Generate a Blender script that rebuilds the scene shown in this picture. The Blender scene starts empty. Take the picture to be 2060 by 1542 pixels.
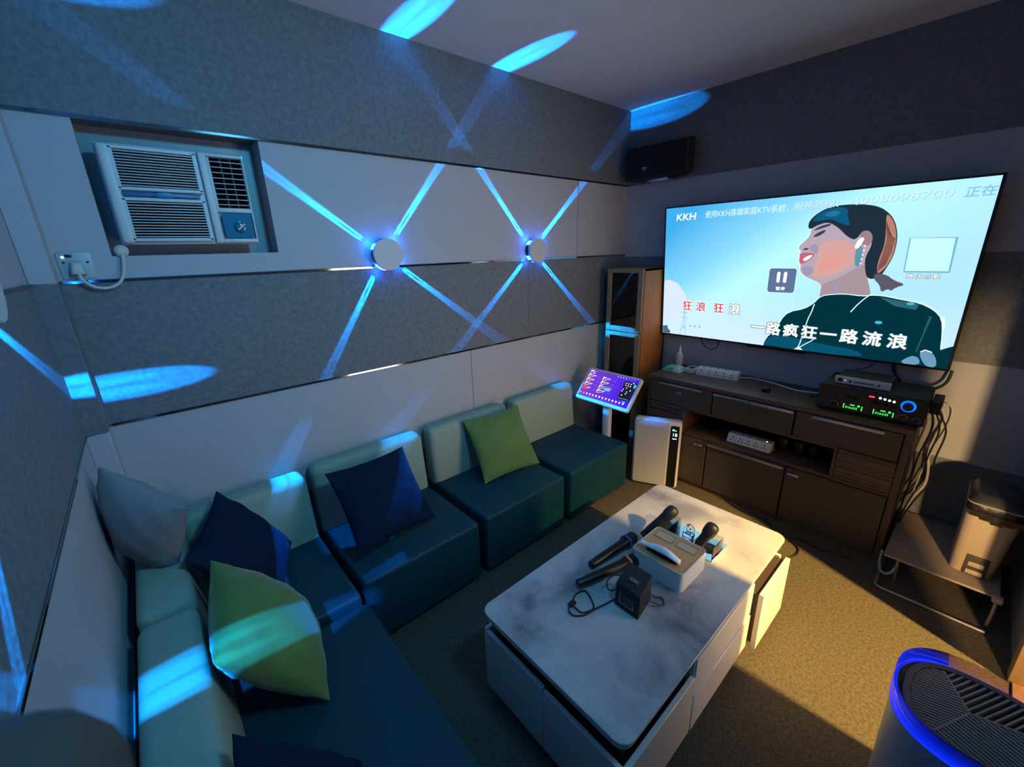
import bpy, bmesh, math, random
from mathutils import Vector, Matrix, Euler
from mathutils.geometry import tessellate_polygon
C = bpy.context.collection
S = bpy.context.scene
PI = math.pi
random.seed(7)

# ------------------------------------------------------------------ camera
cam = bpy.data.cameras.new('camera')
cam.sensor_fit = 'HORIZONTAL'; cam.sensor_width = 36.0; cam.lens = 14.67
cam.clip_start = 0.005; cam.clip_end = 50
cam.dof.use_dof = True; cam.dof.focus_distance = 2.6; cam.dof.aperture_fstop = 14.0
co = bpy.data.objects.new('camera', cam); C.objects.link(co)
CAM = Vector((-3.2272, -2.1898, 1.72))
R3 = Matrix(((0.7494, 0.22141, -0.624), (-0.66144, 0.20782, -0.72063), (-0.02987, 0.95278, 0.30219)))
co.matrix_world = Matrix.Translation(CAM) @ R3.to_4x4()
S.camera = co

# ------------------------------------------------------------------ world and exposure
w = bpy.data.worlds.new('world'); S.world = w; w.use_nodes = True
w.node_tree.nodes['Background'].inputs[0].default_value = (0.02, 0.02, 0.025, 1)
w.node_tree.nodes['Background'].inputs[1].default_value = 0.2
vs = S.view_settings
vs.view_transform = 'Standard'; vs.look = 'None'; vs.gamma = 1.0; vs.exposure = 0.35
try: vs.use_curve_mapping = False
except Exception: pass

# light levels, all in one place
BEAM_W = 130.0        # each beam of the blue wall lamps
GLOW_W = 0.32        # stray light at each lamp window
WARM_W = 1550.0       # downlight in the hall beyond the doorway
WARM2_W = 230.0       # low lamp in the hall
BLUE_FILL_W = 12.0        # added blue fill for the back wall, from under the ceiling
TV_E = 0.92
DOOR_FILL_W = 4.8        # added soft fill in the doorway, no lamp stands behind it
BLUE = (0.0, 0.25, 1.0)

def lamp(name, kind, loc, energy, color, **kw):
    l = bpy.data.lights.new(name, kind); l.energy = energy; l.color = color
    for k, v in kw.items(): setattr(l, k, v)
    o = bpy.data.objects.new(name, l); C.objects.link(o); o.location = loc
    return o
def aim(o, d):
    o.rotation_euler = Vector(d).to_track_quat('-Z', 'Y').to_euler()

# warm downlight and low lamp in the hall; their light enters through the doorway
h1 = lamp('hall_downlight_light', 'SPOT', (-1.55, -4.2, 2.60), WARM_W, (1.0, 0.61, 0.16), spot_size=math.radians(119), spot_blend=0.45, shadow_soft_size=0.05)
aim(h1, (0, 0.02, -1))
h2 = lamp('hall_low_light', 'SPOT', (-2.6, -3.05, 0.90), WARM2_W, (1.0, 0.64, 0.28), spot_size=math.radians(46), spot_blend=0.8, shadow_soft_size=0.05)
aim(h2, (0.93, 0.31, -0.16))
h4 = lamp('doorway_fill', 'AREA', (-1.28, -2.67, 1.15), DOOR_FILL_W, (1.0, 0.84, 0.76), shape='RECTANGLE', size=0.62, size_y=1.7, spread=math.radians(105))  # unseen area fill added to brighten the wall opposite the doorway
aim(h4, (-0.30, 1, -0.05))
# added blue fill aimed at the back wall, not a known lamp
h3 = lamp('wash_fill', 'AREA', (-2.40, -2.36, 2.55), BLUE_FILL_W, (0.10, 0.57, 1.0), shape='RECTANGLE', size=0.30, size_y=0.20, spread=math.radians(130))
aim(h3, (-0.22, 1, -0.46))

# ------------------------------------------------------------------ materials
MATS = {}
def mat(name, col, rough=0.6, metal=0.0, noise=0.0, scale=30.0, bump=0.0, col2=None, emit=None, estr=1.0, sheen=0.0, coat=0.0, trans=0.0, ior=1.45, stretch=None, spec=0.5, detail=4.0):
    if name in MATS: return MATS[name]
    m = bpy.data.materials.new(name); m.use_nodes = True
    nt = m.node_tree; b = nt.nodes['Principled BSDF']
    b.inputs['Base Color'].default_value = (*col, 1)
    b.inputs['Roughness'].default_value = rough; b.inputs['Metallic'].default_value = metal
    b.inputs['Specular IOR Level'].default_value = spec
    if sheen: b.inputs['Sheen Weight'].default_value = sheen; b.inputs['Sheen Roughness'].default_value = 0.4
    if coat: b.inputs['Coat Weight'].default_value = coat
    if trans: b.inputs['Transmission Weight'].default_value = trans; b.inputs['IOR'].default_value = ior
    if emit:
        b.inputs['Emission Color'].default_value = (*emit, 1); b.inputs['Emission Strength'].default_value = estr
    if noise or bump or col2:
        tc = nt.nodes.new('ShaderNodeTexCoord'); mp = nt.nodes.new('ShaderNodeMapping'); n = nt.nodes.new('ShaderNodeTexNoise')
        nt.links.new(tc.outputs['Object'], mp.inputs[0]); nt.links.new(mp.outputs[0], n.inputs['Vector'])
        if stretch: mp.inputs['Scale'].default_value = stretch
        n.inputs['Scale'].default_value = scale; n.inputs['Detail'].default_value = detail; n.inputs['Roughness'].default_value = 0.6
        if noise or col2:
            r = nt.nodes.new('ShaderNodeValToRGB'); c2 = col2 or tuple(c * (1 - noise) for c in col)
            r.color_ramp.elements[0].position = 0.35; r.color_ramp.elements[1].position = 0.65
            r.color_ramp.elements[0].color = (*c2, 1); r.color_ramp.elements[1].color = (*col, 1)
            nt.links.new(n.outputs['Fac'], r.inputs[0]); nt.links.new(r.outputs[0], b.inputs['Base Color'])
        if bump:
            bp = nt.nodes.new('ShaderNodeBump'); bp.inputs['Strength'].default_value = bump; bp.inputs['Distance'].default_value = 0.004
            nt.links.new(n.outputs['Fac'], bp.inputs['Height']); nt.links.new(bp.outputs[0], b.inputs['Normal'])
    MATS[name] = m
    return m
def glowmat(name, col, strength=1.0):
    if name in MATS: return MATS[name]
    m = bpy.data.materials.new(name); m.use_nodes = True; nt = m.node_tree; nt.nodes.clear()
    e = nt.nodes.new('ShaderNodeEmission'); o = nt.nodes.new('ShaderNodeOutputMaterial')
    e.inputs[0].default_value = (*col, 1); e.inputs[1].default_value = strength
    nt.links.new(e.outputs[0], o.inputs[0]); MATS[name] = m
    return m
def srgb(r, g, b):
    f = lambda v: (v / 255 / 12.92) if v / 255 <= 0.04045 else ((v / 255 + 0.055) / 1.055) ** 2.4
    return (f(r), f(g), f(b))

M_LIGHT = mat('pale_wall_fabric', (0.40, 0.40, 0.41), 0.85, noise=0.06, scale=120, bump=0.08)
M_DARK = mat('grey_felt', (0.175, 0.185, 0.19), 0.95, noise=0.28, scale=55, bump=0.3, detail=8)
M_SEAM = mat('seam', (0.03, 0.03, 0.03), 0.9)
M_CEIL = mat('ceiling_paint', (0.70, 0.71, 0.72), 0.8, noise=0.03, scale=8)
M_TRIM = mat('polished_strip', (0.34, 0.34, 0.35), 0.07, 1.0)
M_CARPET = mat('carpet', (0.112, 0.096, 0.071), 1.0, noise=0.45, scale=85, bump=0.6, detail=9, spec=0.1)
M_HALL = mat('hall_paint', (0.55, 0.48, 0.38), 0.8)
M_SEAT = mat('teal_leatherette', (0.002, 0.046, 0.064), 0.5, noise=0.12, scale=14, bump=0.05, spec=0.28)
M_BACK = mat('sage_fabric', (0.29, 0.36, 0.27), 0.85, noise=0.10, scale=160, bump=0.15)
M_GREEN = mat('green_velvet', (0.11, 0.20, 0.042), 0.8, noise=0.2, scale=9, bump=0.25, sheen=0.35)
M_NAVY = mat('navy_velvet', (0.002, 0.012, 0.036), 0.85, noise=0.2, scale=9, bump=0.25, spec=0.15)
M_GREY = mat('grey_linen', (0.235, 0.225, 0.225), 0.9, noise=0.1, scale=90, bump=0.15)
M_WHITE = mat('white_plastic', (0.72, 0.72, 0.71), 0.35)
M_OFFW = mat('ivory_plastic', (0.50, 0.49, 0.42), 0.5)
M_BLACK = mat('black_plastic', (0.006, 0.006, 0.007), 0.35)
M_MATTEB = mat('matte_black', (0.008, 0.008, 0.009), 0.7)
M_RUBBER = mat('black_rubber', (0.01, 0.009, 0.009), 0.55)
M_CHROME = mat('chrome', (0.75, 0.75, 0.77), 0.15, 1.0)
M_ALU = mat('brushed_aluminium', (0.55, 0.55, 0.58), 0.32, 1.0)
M_SILVER = mat('silver_panel', (0.60, 0.60, 0.63), 0.4, 0.1)
M_LACQ = mat('white_lacquer', (0.66, 0.64, 0.60), 0.3, noise=0.02, scale=3)
M_WALNUT = mat('walnut', (0.12, 0.064, 0.040), 0.5, col2=(0.065, 0.036, 0.024), noise=0.4, scale=9, stretch=(1.5, 0.8, 14), bump=0.05)
M_GREYF = mat('umber_front', (0.058, 0.048, 0.039), 0.45, noise=0.08, scale=40)
M_ORANGE = mat('cherry_veneer', (0.48, 0.145, 0.025), 0.55, col2=(0.38, 0.11, 0.02), noise=0.3, scale=6, stretch=(8, 8, 0.7))
M_OAKDULL = mat('door_frame_wood', (0.30, 0.20, 0.11), 0.45, col2=(0.24, 0.15, 0.08), noise=0.3, scale=6, stretch=(8, 8, 0.7))
M_BAMBOO = mat('bamboo', (0.60, 0.34, 0.14), 0.5, col2=(0.52, 0.28, 0.11), noise=0.2, scale=7, stretch=(2, 22, 2))
M_TISSUE = mat('tissue_paper', (0.80, 0.82, 0.84), 0.9)
M_BOARD = mat('tan_board', (0.36, 0.28, 0.21), 0.6, noise=0.12, scale=8)
M_BIN = mat('beige_bin', (0.40, 0.32, 0.22), 0.45)
M_GREYB = mat('purifier_grey', (0.24, 0.27, 0.29), 0.4)
M_GLASS = mat('smoked_glass', (0.02, 0.02, 0.02), 0.05, spec=0.5)
M_SKIN = mat('skin', (0.115, 0.068, 0.052), 0.6, noise=0.15, scale=120)
M_BLUEP = mat('blue_band', (0.02, 0.13, 0.30), 0.35)

def marble():
    m = bpy.data.materials.new('cloud_marble'); m.use_nodes = True; nt = m.node_tree; b = nt.nodes['Principled BSDF']
    tc = nt.nodes.new('ShaderNodeTexCoord')
    n1 = nt.nodes.new('ShaderNodeTexNoise'); n1.inputs['Scale'].default_value = 2.6; n1.inputs['Detail'].default_value = 7; n1.inputs['Roughness'].default_value = 0.58; n1.inputs['Distortion'].default_value = 0.8
    n2 = nt.nodes.new('ShaderNodeTexNoise'); n2.inputs['Scale'].default_value = 1.5; n2.inputs['Detail'].default_value = 3
    r = nt.nodes.new('ShaderNodeValToRGB'); e = r.color_ramp.elements
    e[0].position = 0.34; e[0].color = (0.15, 0.135, 0.155, 1); e[1].position = 0.62; e[1].color = (0.50, 0.485, 0.47, 1)
    x = e.new(0.46); x.color = (0.36, 0.345, 0.345, 1)
    mix = nt.nodes.new('ShaderNodeMix'); mix.data_type = 'RGBA'; mix.blend_type = 'MIX'
    mr = nt.nodes.new('ShaderNodeMapRange'); mr.inputs[1].default_value = 0.40; mr.inputs[2].default_value = 0.60
    mix.inputs[7].default_value = (0.49, 0.48, 0.47, 1)
    nt.links.new(tc.outputs['Object'], n1.inputs['Vector']); nt.links.new(tc.outputs['Object'], n2.inputs['Vector'])
    nt.links.new(n1.outputs['Fac'], r.inputs[0]); nt.links.new(n2.outputs['Fac'], mr.inputs[0])
    nt.links.new(mr.outputs[0], mix.inputs[0]); nt.links.new(r.outputs[0], mix.inputs[6]); nt.links.new(mix.outputs[2], b.inputs['Base Color'])
    b.inputs['Roughness'].default_value = 0.16
    return m
M_MARBLE = marble()
def zebra():
    m = bpy.data.materials.new('striped_veneer'); m.use_nodes = True; nt = m.node_tree; b = nt.nodes['Principled BSDF']
    tc = nt.nodes.new('ShaderNodeTexCoord'); mp = nt.nodes.new('ShaderNodeMapping'); mp.inputs['Scale'].default_value = (0.3, 0.7, 70)
    n = nt.nodes.new('ShaderNodeTexNoise'); n.inputs['Scale'].default_value = 1.6; n.inputs['Detail'].default_value = 3
    r = nt.nodes.new('ShaderNodeValToRGB'); e = r.color_ramp.elements
    e[0].position = 0.42; e[0].color = (0.03, 0.02, 0.016, 1); e[1].position = 0.62; e[1].color = (0.12, 0.078, 0.055, 1)
    nt.links.new(tc.outputs['Object'], mp.inputs[0]); nt.links.new(mp.outputs[0], n.inputs['Vector']); nt.links.new(n.outputs['Fac'], r.inputs[0]); nt.links.new(r.outputs[0], b.inputs['Base Color'])
    b.inputs['Roughness'].default_value = 0.45
    return m
M_ZEBRA = zebra()
def clear(name, tint=(1, 1, 1), rough=0.02):
    m = bpy.data.materials.new(name); m.use_nodes = True; nt = m.node_tree; nt.nodes.clear()
    t = nt.nodes.new('ShaderNodeBsdfTransparent'); g = nt.nodes.new('ShaderNodeBsdfGlossy'); mx = nt.nodes.new('ShaderNodeMixShader'); fr = nt.nodes.new('ShaderNodeFresnel'); o = nt.nodes.new('ShaderNodeOutputMaterial')
    t.inputs[0].default_value = (*tint, 1); g.inputs['Roughness'].default_value = rough; fr.inputs[0].default_value = 1.5
    nt.links.new(fr.outputs[0], mx.inputs[0]); nt.links.new(t.outputs[0], mx.inputs[1]); nt.links.new(g.outputs[0], mx.inputs[2]); nt.links.new(mx.outputs[0], o.inputs[0])
    return m
M_PANE = clear('cabinet_pane', (0.55, 0.53, 0.50))
M_ACRYL = clear('clear_acrylic', (0.90, 0.93, 0.94))
M_RIM = clear('violet_acrylic', (0.80, 0.72, 0.90), 0.12)

# ------------------------------------------------------------------ mesh builder
class MB:
    def __init__(s): s.v = []; s.f = []; s.mi = []; s.sm = []; s.mats = []
    def m(s, mt):
        if mt not in s.mats: s.mats.append(mt)
        return s.mats.index(mt)
    def add(s, vs, fs, mt, smooth=True, M=None):
        o = len(s.v); i = s.m(mt)
        for v in vs:
            v = Vector(v); s.v.append(M @ v if M is not None else v)
        for f in fs: s.f.append([o + k for k in f]); s.mi.append(i); s.sm.append(smooth)
        return s
    def bm(s, bm, mt, M=None, smooth=True):
        bm.verts.index_update()
        s.add([v.co.copy() for v in bm.verts], [[v.index for v in f.verts] for f in bm.faces], mt, smooth, M); bm.free(); return s
    def box(s, lo, hi, mt, bev=0.0, seg=2, M=None):
        lo, hi = [min(a, b) for a, b in zip(lo, hi)], [max(a, b) for a, b in zip(lo, hi)]
        b = bmesh.new(); bmesh.ops.create_cube(b, size=1)
        for v in b.verts: v.co = Vector([(lo[k] + hi[k]) / 2 + v.co[k] * (hi[k] - lo[k]) for k in range(3)])
        if bev > 0: bmesh.ops.bevel(b, geom=list(b.edges), offset=bev, segments=seg, affect='EDGES', profile=0.5)
        return s.bm(b, mt, M, bev > 0)
    def hexa(s, bot, top, mt, bev=0.0, seg=2, M=None):
        b = bmesh.new(); vs = [b.verts.new(p) for p in list(bot) + list(top)]
        n = len(bot)
        b.faces.new(vs[:n][::-1]); b.faces.new(vs[n:])
        for i in range(n): b.faces.new([vs[i], vs[(i + 1) % n], vs[n + (i + 1) % n], vs[n + i]])
        bmesh.ops.recalc_face_normals(b, faces=list(b.faces))
        if bev > 0: bmesh.ops.bevel(b, geom=list(b.edges), offset=bev, segments=seg, affect='EDGES', profile=0.5)
        return s.bm(b, mt, M, bev > 0)
    def lathe(s, prof, mt, n=24, M=None, sx=1.0, sy=1.0):
        vs = []; fs = []
        for r, z in prof:
            for k in range(n): vs.append((r * sx * math.cos(2 * PI * k / n), r * sy * math.sin(2 * PI * k / n), z))
        for i in range(len(prof) - 1):
            for k in range(n): fs.append((i * n + k, i * n + (k + 1) % n, (i + 1) * n + (k + 1) % n, (i + 1) * n + k))
        if prof[0][0] > 1e-5: fs.append(tuple(range(n - 1, -1, -1)))
        if prof[-1][0] > 1e-5: fs.append(tuple((len(prof) - 1) * n + k for k in range(n)))
        return s.add(vs, fs, mt, True, M)
    def tube(s, pts, r, mt, n=8, sub=6, closed=False):
        P = [Vector(p) for p in pts]
        if sub > 1 and len(P) > 2:
            Q = []; L = len(P); rng = L if closed else L - 1
            for i in range(rng):
                a, b_, c_, d_ = (P[(i - 1) % L], P[i], P[(i + 1) % L], P[(i + 2) % L]) if closed else (P[max(i - 1, 0)], P[i], P[i + 1], P[min(i + 2, L - 1)])
                for k in range(sub):
                    t = k / sub
                    Q.append(0.5 * ((2 * b_) + (c_ - a) * t + (2 * a - 5 * b_ + 4 * c_ - d_) * t * t + (3 * b_ - a - 3 * c_ + d_) * t ** 3))
            if not closed: Q.append(P[-1])
            P = Q
        vs = []; fs = []; up = Vector((0.31, 0.17, 0.93)); L = len(P); u = None
        for i in range(L):
            d = (P[(i + 1) % L] - P[i - 1]) if closed else (P[min(i + 1, L - 1)] - P[max(i - 1, 0)])
            d.normalize()
            if u is None: u = d.cross(up).normalized()
            else: u = (u - d * u.dot(d)).normalized()
            w_ = d.cross(u)
            rr = r[i * (len(r) - 1) // max(1, L - 1)] if isinstance(r, (list, tuple)) else r
            for k in range(n): vs.append(P[i] + rr * (math.cos(2 * PI * k / n) * u + math.sin(2 * PI * k / n) * w_))
        for i in range(L if closed else L - 1):
            for k in range(n): fs.append((i * n + k, i * n + (k + 1) % n, ((i + 1) % L) * n + (k + 1) % n, ((i + 1) % L) * n + k))
        if not closed: fs.append(tuple(range(n - 1, -1, -1))); fs.append(tuple((L - 1) * n + k for k in range(n)))
        return s.add(vs, fs, mt, True)
    def prism(s, outline, h0, h1, mt, bev=0.0, seg=2, M=None):
        return s.hexa([(x, y, h0) for x, y in outline], [(x, y, h1) for x, y in outline], mt, bev, seg, M)
    def poly(s, pts, mt, M=None):
        """flat outline, triangulated (may be concave)"""
        return s.add(pts, [list(t_) for t_ in tessellate_polygon([[Vector(p) for p in pts]])], mt, False, M)
    def build(s, name, parent=None, base=None, ang=40):
        me = bpy.data.meshes.new(name)
        org = Vector(base) if base is not None else (world_loc(parent) if parent else Vector((0, 0, 0)))
        me.from_pydata([v - org for v in s.v], [], s.f); me.update()
        for mt in s.mats: me.materials.append(mt)
        me.polygons.foreach_set('material_index', s.mi); me.polygons.foreach_set('use_smooth', s.sm)
        b = bmesh.new(); b.from_mesh(me); bmesh.ops.recalc_face_normals(b, faces=b.faces); b.to_mesh(me); b.free()
        me.set_sharp_from_angle(angle=math.radians(ang))
        o = bpy.data.objects.new(name, me); C.objects.link(o)
        if parent: o.parent = parent
        if base is not None: o.location = Vector(base) - (world_loc(parent) if parent else Vector((0, 0, 0)))
        return o
WL = {}
def world_loc(o):
    v = Vector((0, 0, 0))
    while o is not None: v += o.location; o = o.parent
    return v
def thing(name, label, cat, loc, group=None):
    o = bpy.data.objects.new(name, None); C.objects.link(o); o.location = loc; o.empty_display_size = 0.05
    o['label'] = label; o['category'] = cat
    if group: o['group'] = group
    return o
def tag(o, label, cat, group=None):
    o['label'] = label; o['category'] = cat
    if group: o['group'] = group
    return o
def struct(o): o['kind'] = 'structure'; return o
def dup(o, parent=None):
    c = o.copy(); C.objects.link(c)
    if parent: c.parent = parent
    for ch in list(o.children):
        if ch.type != 'LIGHT': dup(ch, c)
    return c
def rot_to(d, up=(0, 0, 1)):
    """matrix whose local z points along d"""
    return Vector(d).to_track_quat('Z', 'Y').to_matrix().to_4x4()
def rrect(x0, y0, x1, y1, r, n=5):
    out = []
    for cx, cy, a in ((x1 - r, y1 - r, 0), (x0 + r, y1 - r, 90), (x0 + r, y0 + r, 180), (x1 - r, y0 + r, 270)):
        for k in range(n + 1):
            t = math.radians(a + 90 * k / n); out.append((cx + r * math.cos(t), cy + r * math.sin(t)))
    return out
def text_polys(body, size):
    c = bpy.data.curves.new('t', 'FONT'); c.body = body; c.size = size; c.resolution_u = 2
    o = bpy.data.objects.new('t', c); C.objects.link(o)
    bpy.context.view_layer.update()
    me = bpy.data.meshes.new_from_object(o.evaluated_get(bpy.context.evaluated_depsgraph_get()))
    vs = [v.co.copy() for v in me.vertices]; fs = [list(p.vertices) for p in me.polygons]
    bpy.data.objects.remove(o); bpy.data.meshes.remove(me)
    return vs, fs

# ------------------------------------------------------------------ the room
H = 2.735; XL = -3.49; YF = -2.56
ZB = (0.55, 1.117, 1.66, 2.20)
NX0, NX1, NZ0, NZ1 = -3.269, -2.707, 1.746, 2.197
struct(MB().box((-4.2, -5.2, -0.06), (0.6, 0.2, 0), M_CARPET).build('floor'))
struct(MB().box((-4.2, -5.2, H), (0.6, 0.2, H + 0.06), M_CEIL).build('ceiling'))
b = MB()
b.box((XL, -0.004, ZB[3]), (0, 0.16, H), M_DARK); b.box((XL, -0.004, ZB[1]), (0, 0.16, ZB[2]), M_DARK); b.box((XL, -0.004, 0), (0, 0.16, ZB[0]), M_DARK)
b.box((XL, 0, ZB[0]), (0, 0.16, ZB[1]), M_LIGHT)
b.box((XL, 0, ZB[2]), (NX0, 0.16, ZB[3]), M_LIGHT); b.box((NX1, 0, ZB[2]), (0, 0.16, ZB[3]), M_LIGHT); b.box((NX0, 0, ZB[2]), (NX1, 0.16, NZ0), M_LIGHT)
b.box((NX0, 0.12, NZ0), (NX1, 0.16, ZB[3]), M_GREYB)
b.box((-1.682, -0.0006, ZB[0]), (-1.679, 0.001, ZB[1]), M_SEAM); b.box((-1.152, -0.0046, ZB[1]), (-1.150, 0.001, ZB[2]), M_SEAM); b.box((-0.63, -0.0006, ZB[2]), (-0.628, 0.001, ZB[3]), M_SEAM)
struct(b.build('wall_back'))
b = MB()
for z0, z1, mt, dx in ((ZB[3], H, M_DARK, 0.004), (ZB[2], ZB[3], M_LIGHT, 0), (ZB[1], ZB[2], M_DARK, 0.004), (ZB[0], ZB[1], M_LIGHT, 0), (0, ZB[0], M_DARK, 0.004)):
    b.box((XL - 0.12, YF - 0.12, z0), (XL + dx, 0.16, z1), mt)
struct(b.build('wall_left'))
b = MB()
ZR = (0.5266, 1.0824, 1.644, 2.1978)
for z0, z1, mt, dx in ((ZR[3], H, M_DARK, 0.004), (ZR[2], ZR[3], M_LIGHT, 0), (ZR[1], ZR[2], M_DARK, 0.004), (ZR[0], ZR[1], M_LIGHT, 0), (0, ZR[0], M_DARK, 0.004)):
    b.box((-dx, -2.68, z0), (0.12, 0.16, z1), mt)
struct(b.build('wall_right'))
DX0, DX1 = -1.62, -0.94
b = MB()
b.box((DX1 + 0.07, YF - 0.12, 0), (0, YF, H), M_DARK); b.box((XL, YF - 0.12, 0), (DX0 - 0.06, YF, H), M_LIGHT); b.box((DX0 - 0.06, YF - 0.12, 2.08), (DX1 + 0.07, YF, H), M_DARK)
struct(b.build('wall_front'))
b = MB()
b.box((DX1, YF - 0.13, 0), (DX1 + 0.07, YF + 0.012, 2.05), M_OAKDULL, 0.004); b.box((DX0 - 0.06, YF - 0.13, 0), (DX0, YF + 0.012, 2.05), M_OAKDULL, 0.004); b.box((DX0 - 0.06, YF - 0.13, 2.03), (DX1 + 0.07, YF + 0.012, 2.09), M_OAKDULL, 0.004)
b.box((DX0, YF - 0.12, 0), (DX1, YF, 0.012), M_OAKDULL, 0.002)
struct(b.build('door_1'))
b = MB()
b.box((-4.2, -5.2, 0), (0.6, -5.1, H), M_HALL); b.box((-4.2, -5.1, 0), (-4.1, YF - 0.12, H), M_HALL); b.box((0.5, -5.1, 0), (0.6, YF - 0.12, H), M_HALL)
struct(b.build('wall_hall'))
# boxed column in the left corner, with the bands carried round it
b = MB()
for z0, z1, mt in ((ZB[3], H, M_DARK), (ZB[2], ZB[3], M_LIGHT), (ZB[1], ZB[2], M_DARK), (ZB[0], ZB[1], M_LIGHT), (0, ZB[0], M_DARK)):
    b.box((XL, -0.10, z0), (-3.424, 0.0, z1), mt, 0.003, 1)
struct(b.build('trim_1'))
k = 2
for z in ZB[1:]:
    struct(MB().box((-3.424, -0.008, z - 0.006), (-0.0, 0.0, z + 0.006), M_TRIM, 0.0015, 1).build('trim_%d' % k)); k += 1
for z in ZB[1:3]:
    struct(MB().box((XL, YF, z - 0.006), (XL + 0.008, -0.10, z + 0.006), M_TRIM, 0.0015, 1).build('trim_%d' % k)); k += 1

# ------------------------------------------------------------------ blue four-beam wall lamps
M_LENS = glowmat('lamp_lens', (0.25, 0.85, 1.0), 2.2)
M_DISC = mat('lamp_disc_white', (0.50, 0.50, 0.51), 0.6)
def wall_lamp(center, n, ex, angles, label, group='blue beam wall lamps'):
    """disc lamp; n is the wall normal, ex the horizontal axis along the wall, angles the beam directions in the wall plane"""
    c = Vector(center); n = Vector(n); ex = Vector(ex); ez = Vector((0, 0, 1))
    t = thing('wall_lamp', label, 'lamp', c, group)
    M = Matrix.Translation(c) @ Matrix((( ex.x, n.cross(ex).x, n.x), (ex.y, n.cross(ex).y, n.y), (ex.z, n.cross(ex).z, n.z))).to_4x4()
    r = 0.080
    MB().lathe([(r, 0), (r, 0.014), (r - 0.012, 0.015), (0.001, 0.015)], M_CHROME, 40, M).build('back_plate', t)
    MB().lathe([(r - 0.014, 0.012), (r - 0.014, 0.045)], M_MATTEB, 40, M).build('core', t)
    MB().lathe([(0.001, 0.044), (r - 0.001, 0.044), (r, 0.046), (r, 0.062), (r - 0.002, 0.064), (0.001, 0.064)], M_DISC, 48, M).build('cover_disc', t)
    for a in angles:
        th = math.radians(a); d = ex * math.cos(th) + ez * math.sin(th); l = n.cross(d)
        L = MB()
        Ml = Matrix(((d.x, l.x, n.x, c.x), (d.y, l.y, n.y, c.y), (d.z, l.z, n.z, c.z), (0, 0, 0, 1)))
        L.box((r - 0.016, -0.014, 0.016), (r - 0.003, 0.014, 0.044), M_LENS, 0.003, 2, Ml)
        L.build('lens', t)
        # each window throws two thin blades along the wall and one broad fan away from it
        def beam(side, tilt, hx, hy, watts, lat):
            dd = (d * math.cos(math.radians(tilt)) + n * math.sin(math.radians(tilt)) + l * side * math.tan(math.radians(0.75))).normalized()
            o = lamp('beam_light', 'SPOT', (0, 0, 0), watts, BLUE, spot_size=2 * math.radians(hy), spot_blend=0.3, shadow_soft_size=0.005)
            z = -dd; x = n.cross(z).normalized(); y = z.cross(x)
            o.rotation_euler = Matrix(((x.x, y.x, z.x), (x.y, y.y, z.y), (x.z, y.z, z.z))).to_euler()
            o.scale = (math.tan(math.radians(hx)) / math.tan(math.radians(hy)), 1, 1)
            o.location = d * (r + 0.004) + n * 0.030 + l * side * lat; o.parent = t
        for side in (-1, 1): beam(side, -8.0, 1.15, 24.0, BEAM_W * 1.2, 0.0075)
        beam(0, 7.0, 3.1, 17.0, BEAM_W * 1.9, 0)
        g = lamp('stray_light', 'POINT', d * (r + 0.020) + n * 0.030, GLOW_W, (0.0, 0.12, 1.0), shadow_soft_size=0.01); g.parent = t
    return t
wall_lamp((-2.205, -0.0, 1.722), (0, -1, 0), (1, 0, 0), (143.4, 49.8, 236.5, 323), 'round white wall lamp with four blue beams, nearer the air conditioner')
wall_lamp((-1.108, -0.0, 1.718), (0, -1, 0), (1, 0, 0), (131.8, 41, 220.7, 319), 'round white wall lamp with four blue beams, nearer the glass-door cabinet')
wall_lamp((XL, -0.965, 1.70), (1, 0, 0), (0, 1, 0), (43.6, -24.4, 236, 140), 'round wall lamp with blue beams on the left wall above the corner sofa')
wall_lamp((XL, -1.86, 1.70), (1, 0, 0), (0, 1, 0), (41, -49.5, 221, 130), 'round wall lamp with blue beams on the left wall beside the bench sofa')

# ------------------------------------------------------------------ made-up flood fixture and hall lamps
t = thing('fill_flood', 'made-up small flood fixture for the added blue fill, under the ceiling above the doorway wall', 'lamp', (-2.40, -2.45, 2.55))  # invented fixture built round the added blue fill
Mf_ = Matrix.Translation((-2.40, -2.36, 2.55)) @ rot_to((-0.22, 1, -0.36))
MB().box((-0.18, -0.13, -0.09), (0.18, 0.13, -0.012), M_BLACK, 0.01, 2, Mf_).build('housing', t)
MB().box((-0.155, -0.105, -0.012), (0.155, 0.105, -0.008), mat('fill_flood_glass', (0.1, 0.3, 0.5), 0.2), 0, 1, Mf_).build('glass', t)
MB().box((-2.46, -2.50, 2.50), (-2.34, -2.42, H), M_BLACK, 0.004).build('bracket', t)
t = thing('downlight', 'round warm downlight in the hall ceiling beyond the doorway', 'lamp', (-1.55, -4.2, H))
MB().lathe([(0.07, H), (0.07, H - 0.06), (0.055, H - 0.06), (0.05, H - 0.02), (0.001, H - 0.02)], M_WHITE, 24, Matrix.Translation((-1.55, -4.2, 0))).build('housing', t)
t = thing('floor_lamp', 'small warm lamp on a slim pole in the hall', 'lamp', (-2.75, -3.05, 0))
MB().lathe([(0.10, 0), (0.10, 0.015), (0.012, 0.02), (0.012, 0.92), (0.001, 0.925)], M_BLACK, 20, Matrix.Translation((-2.75, -3.05, 0))).build('pole', t)
MB().lathe([(0.09, 0.85), (0.05, 0.97)], M_WHITE, 24, Matrix.Translation((-2.75, -3.05, 0))).build('lamp_shade', t)

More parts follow.
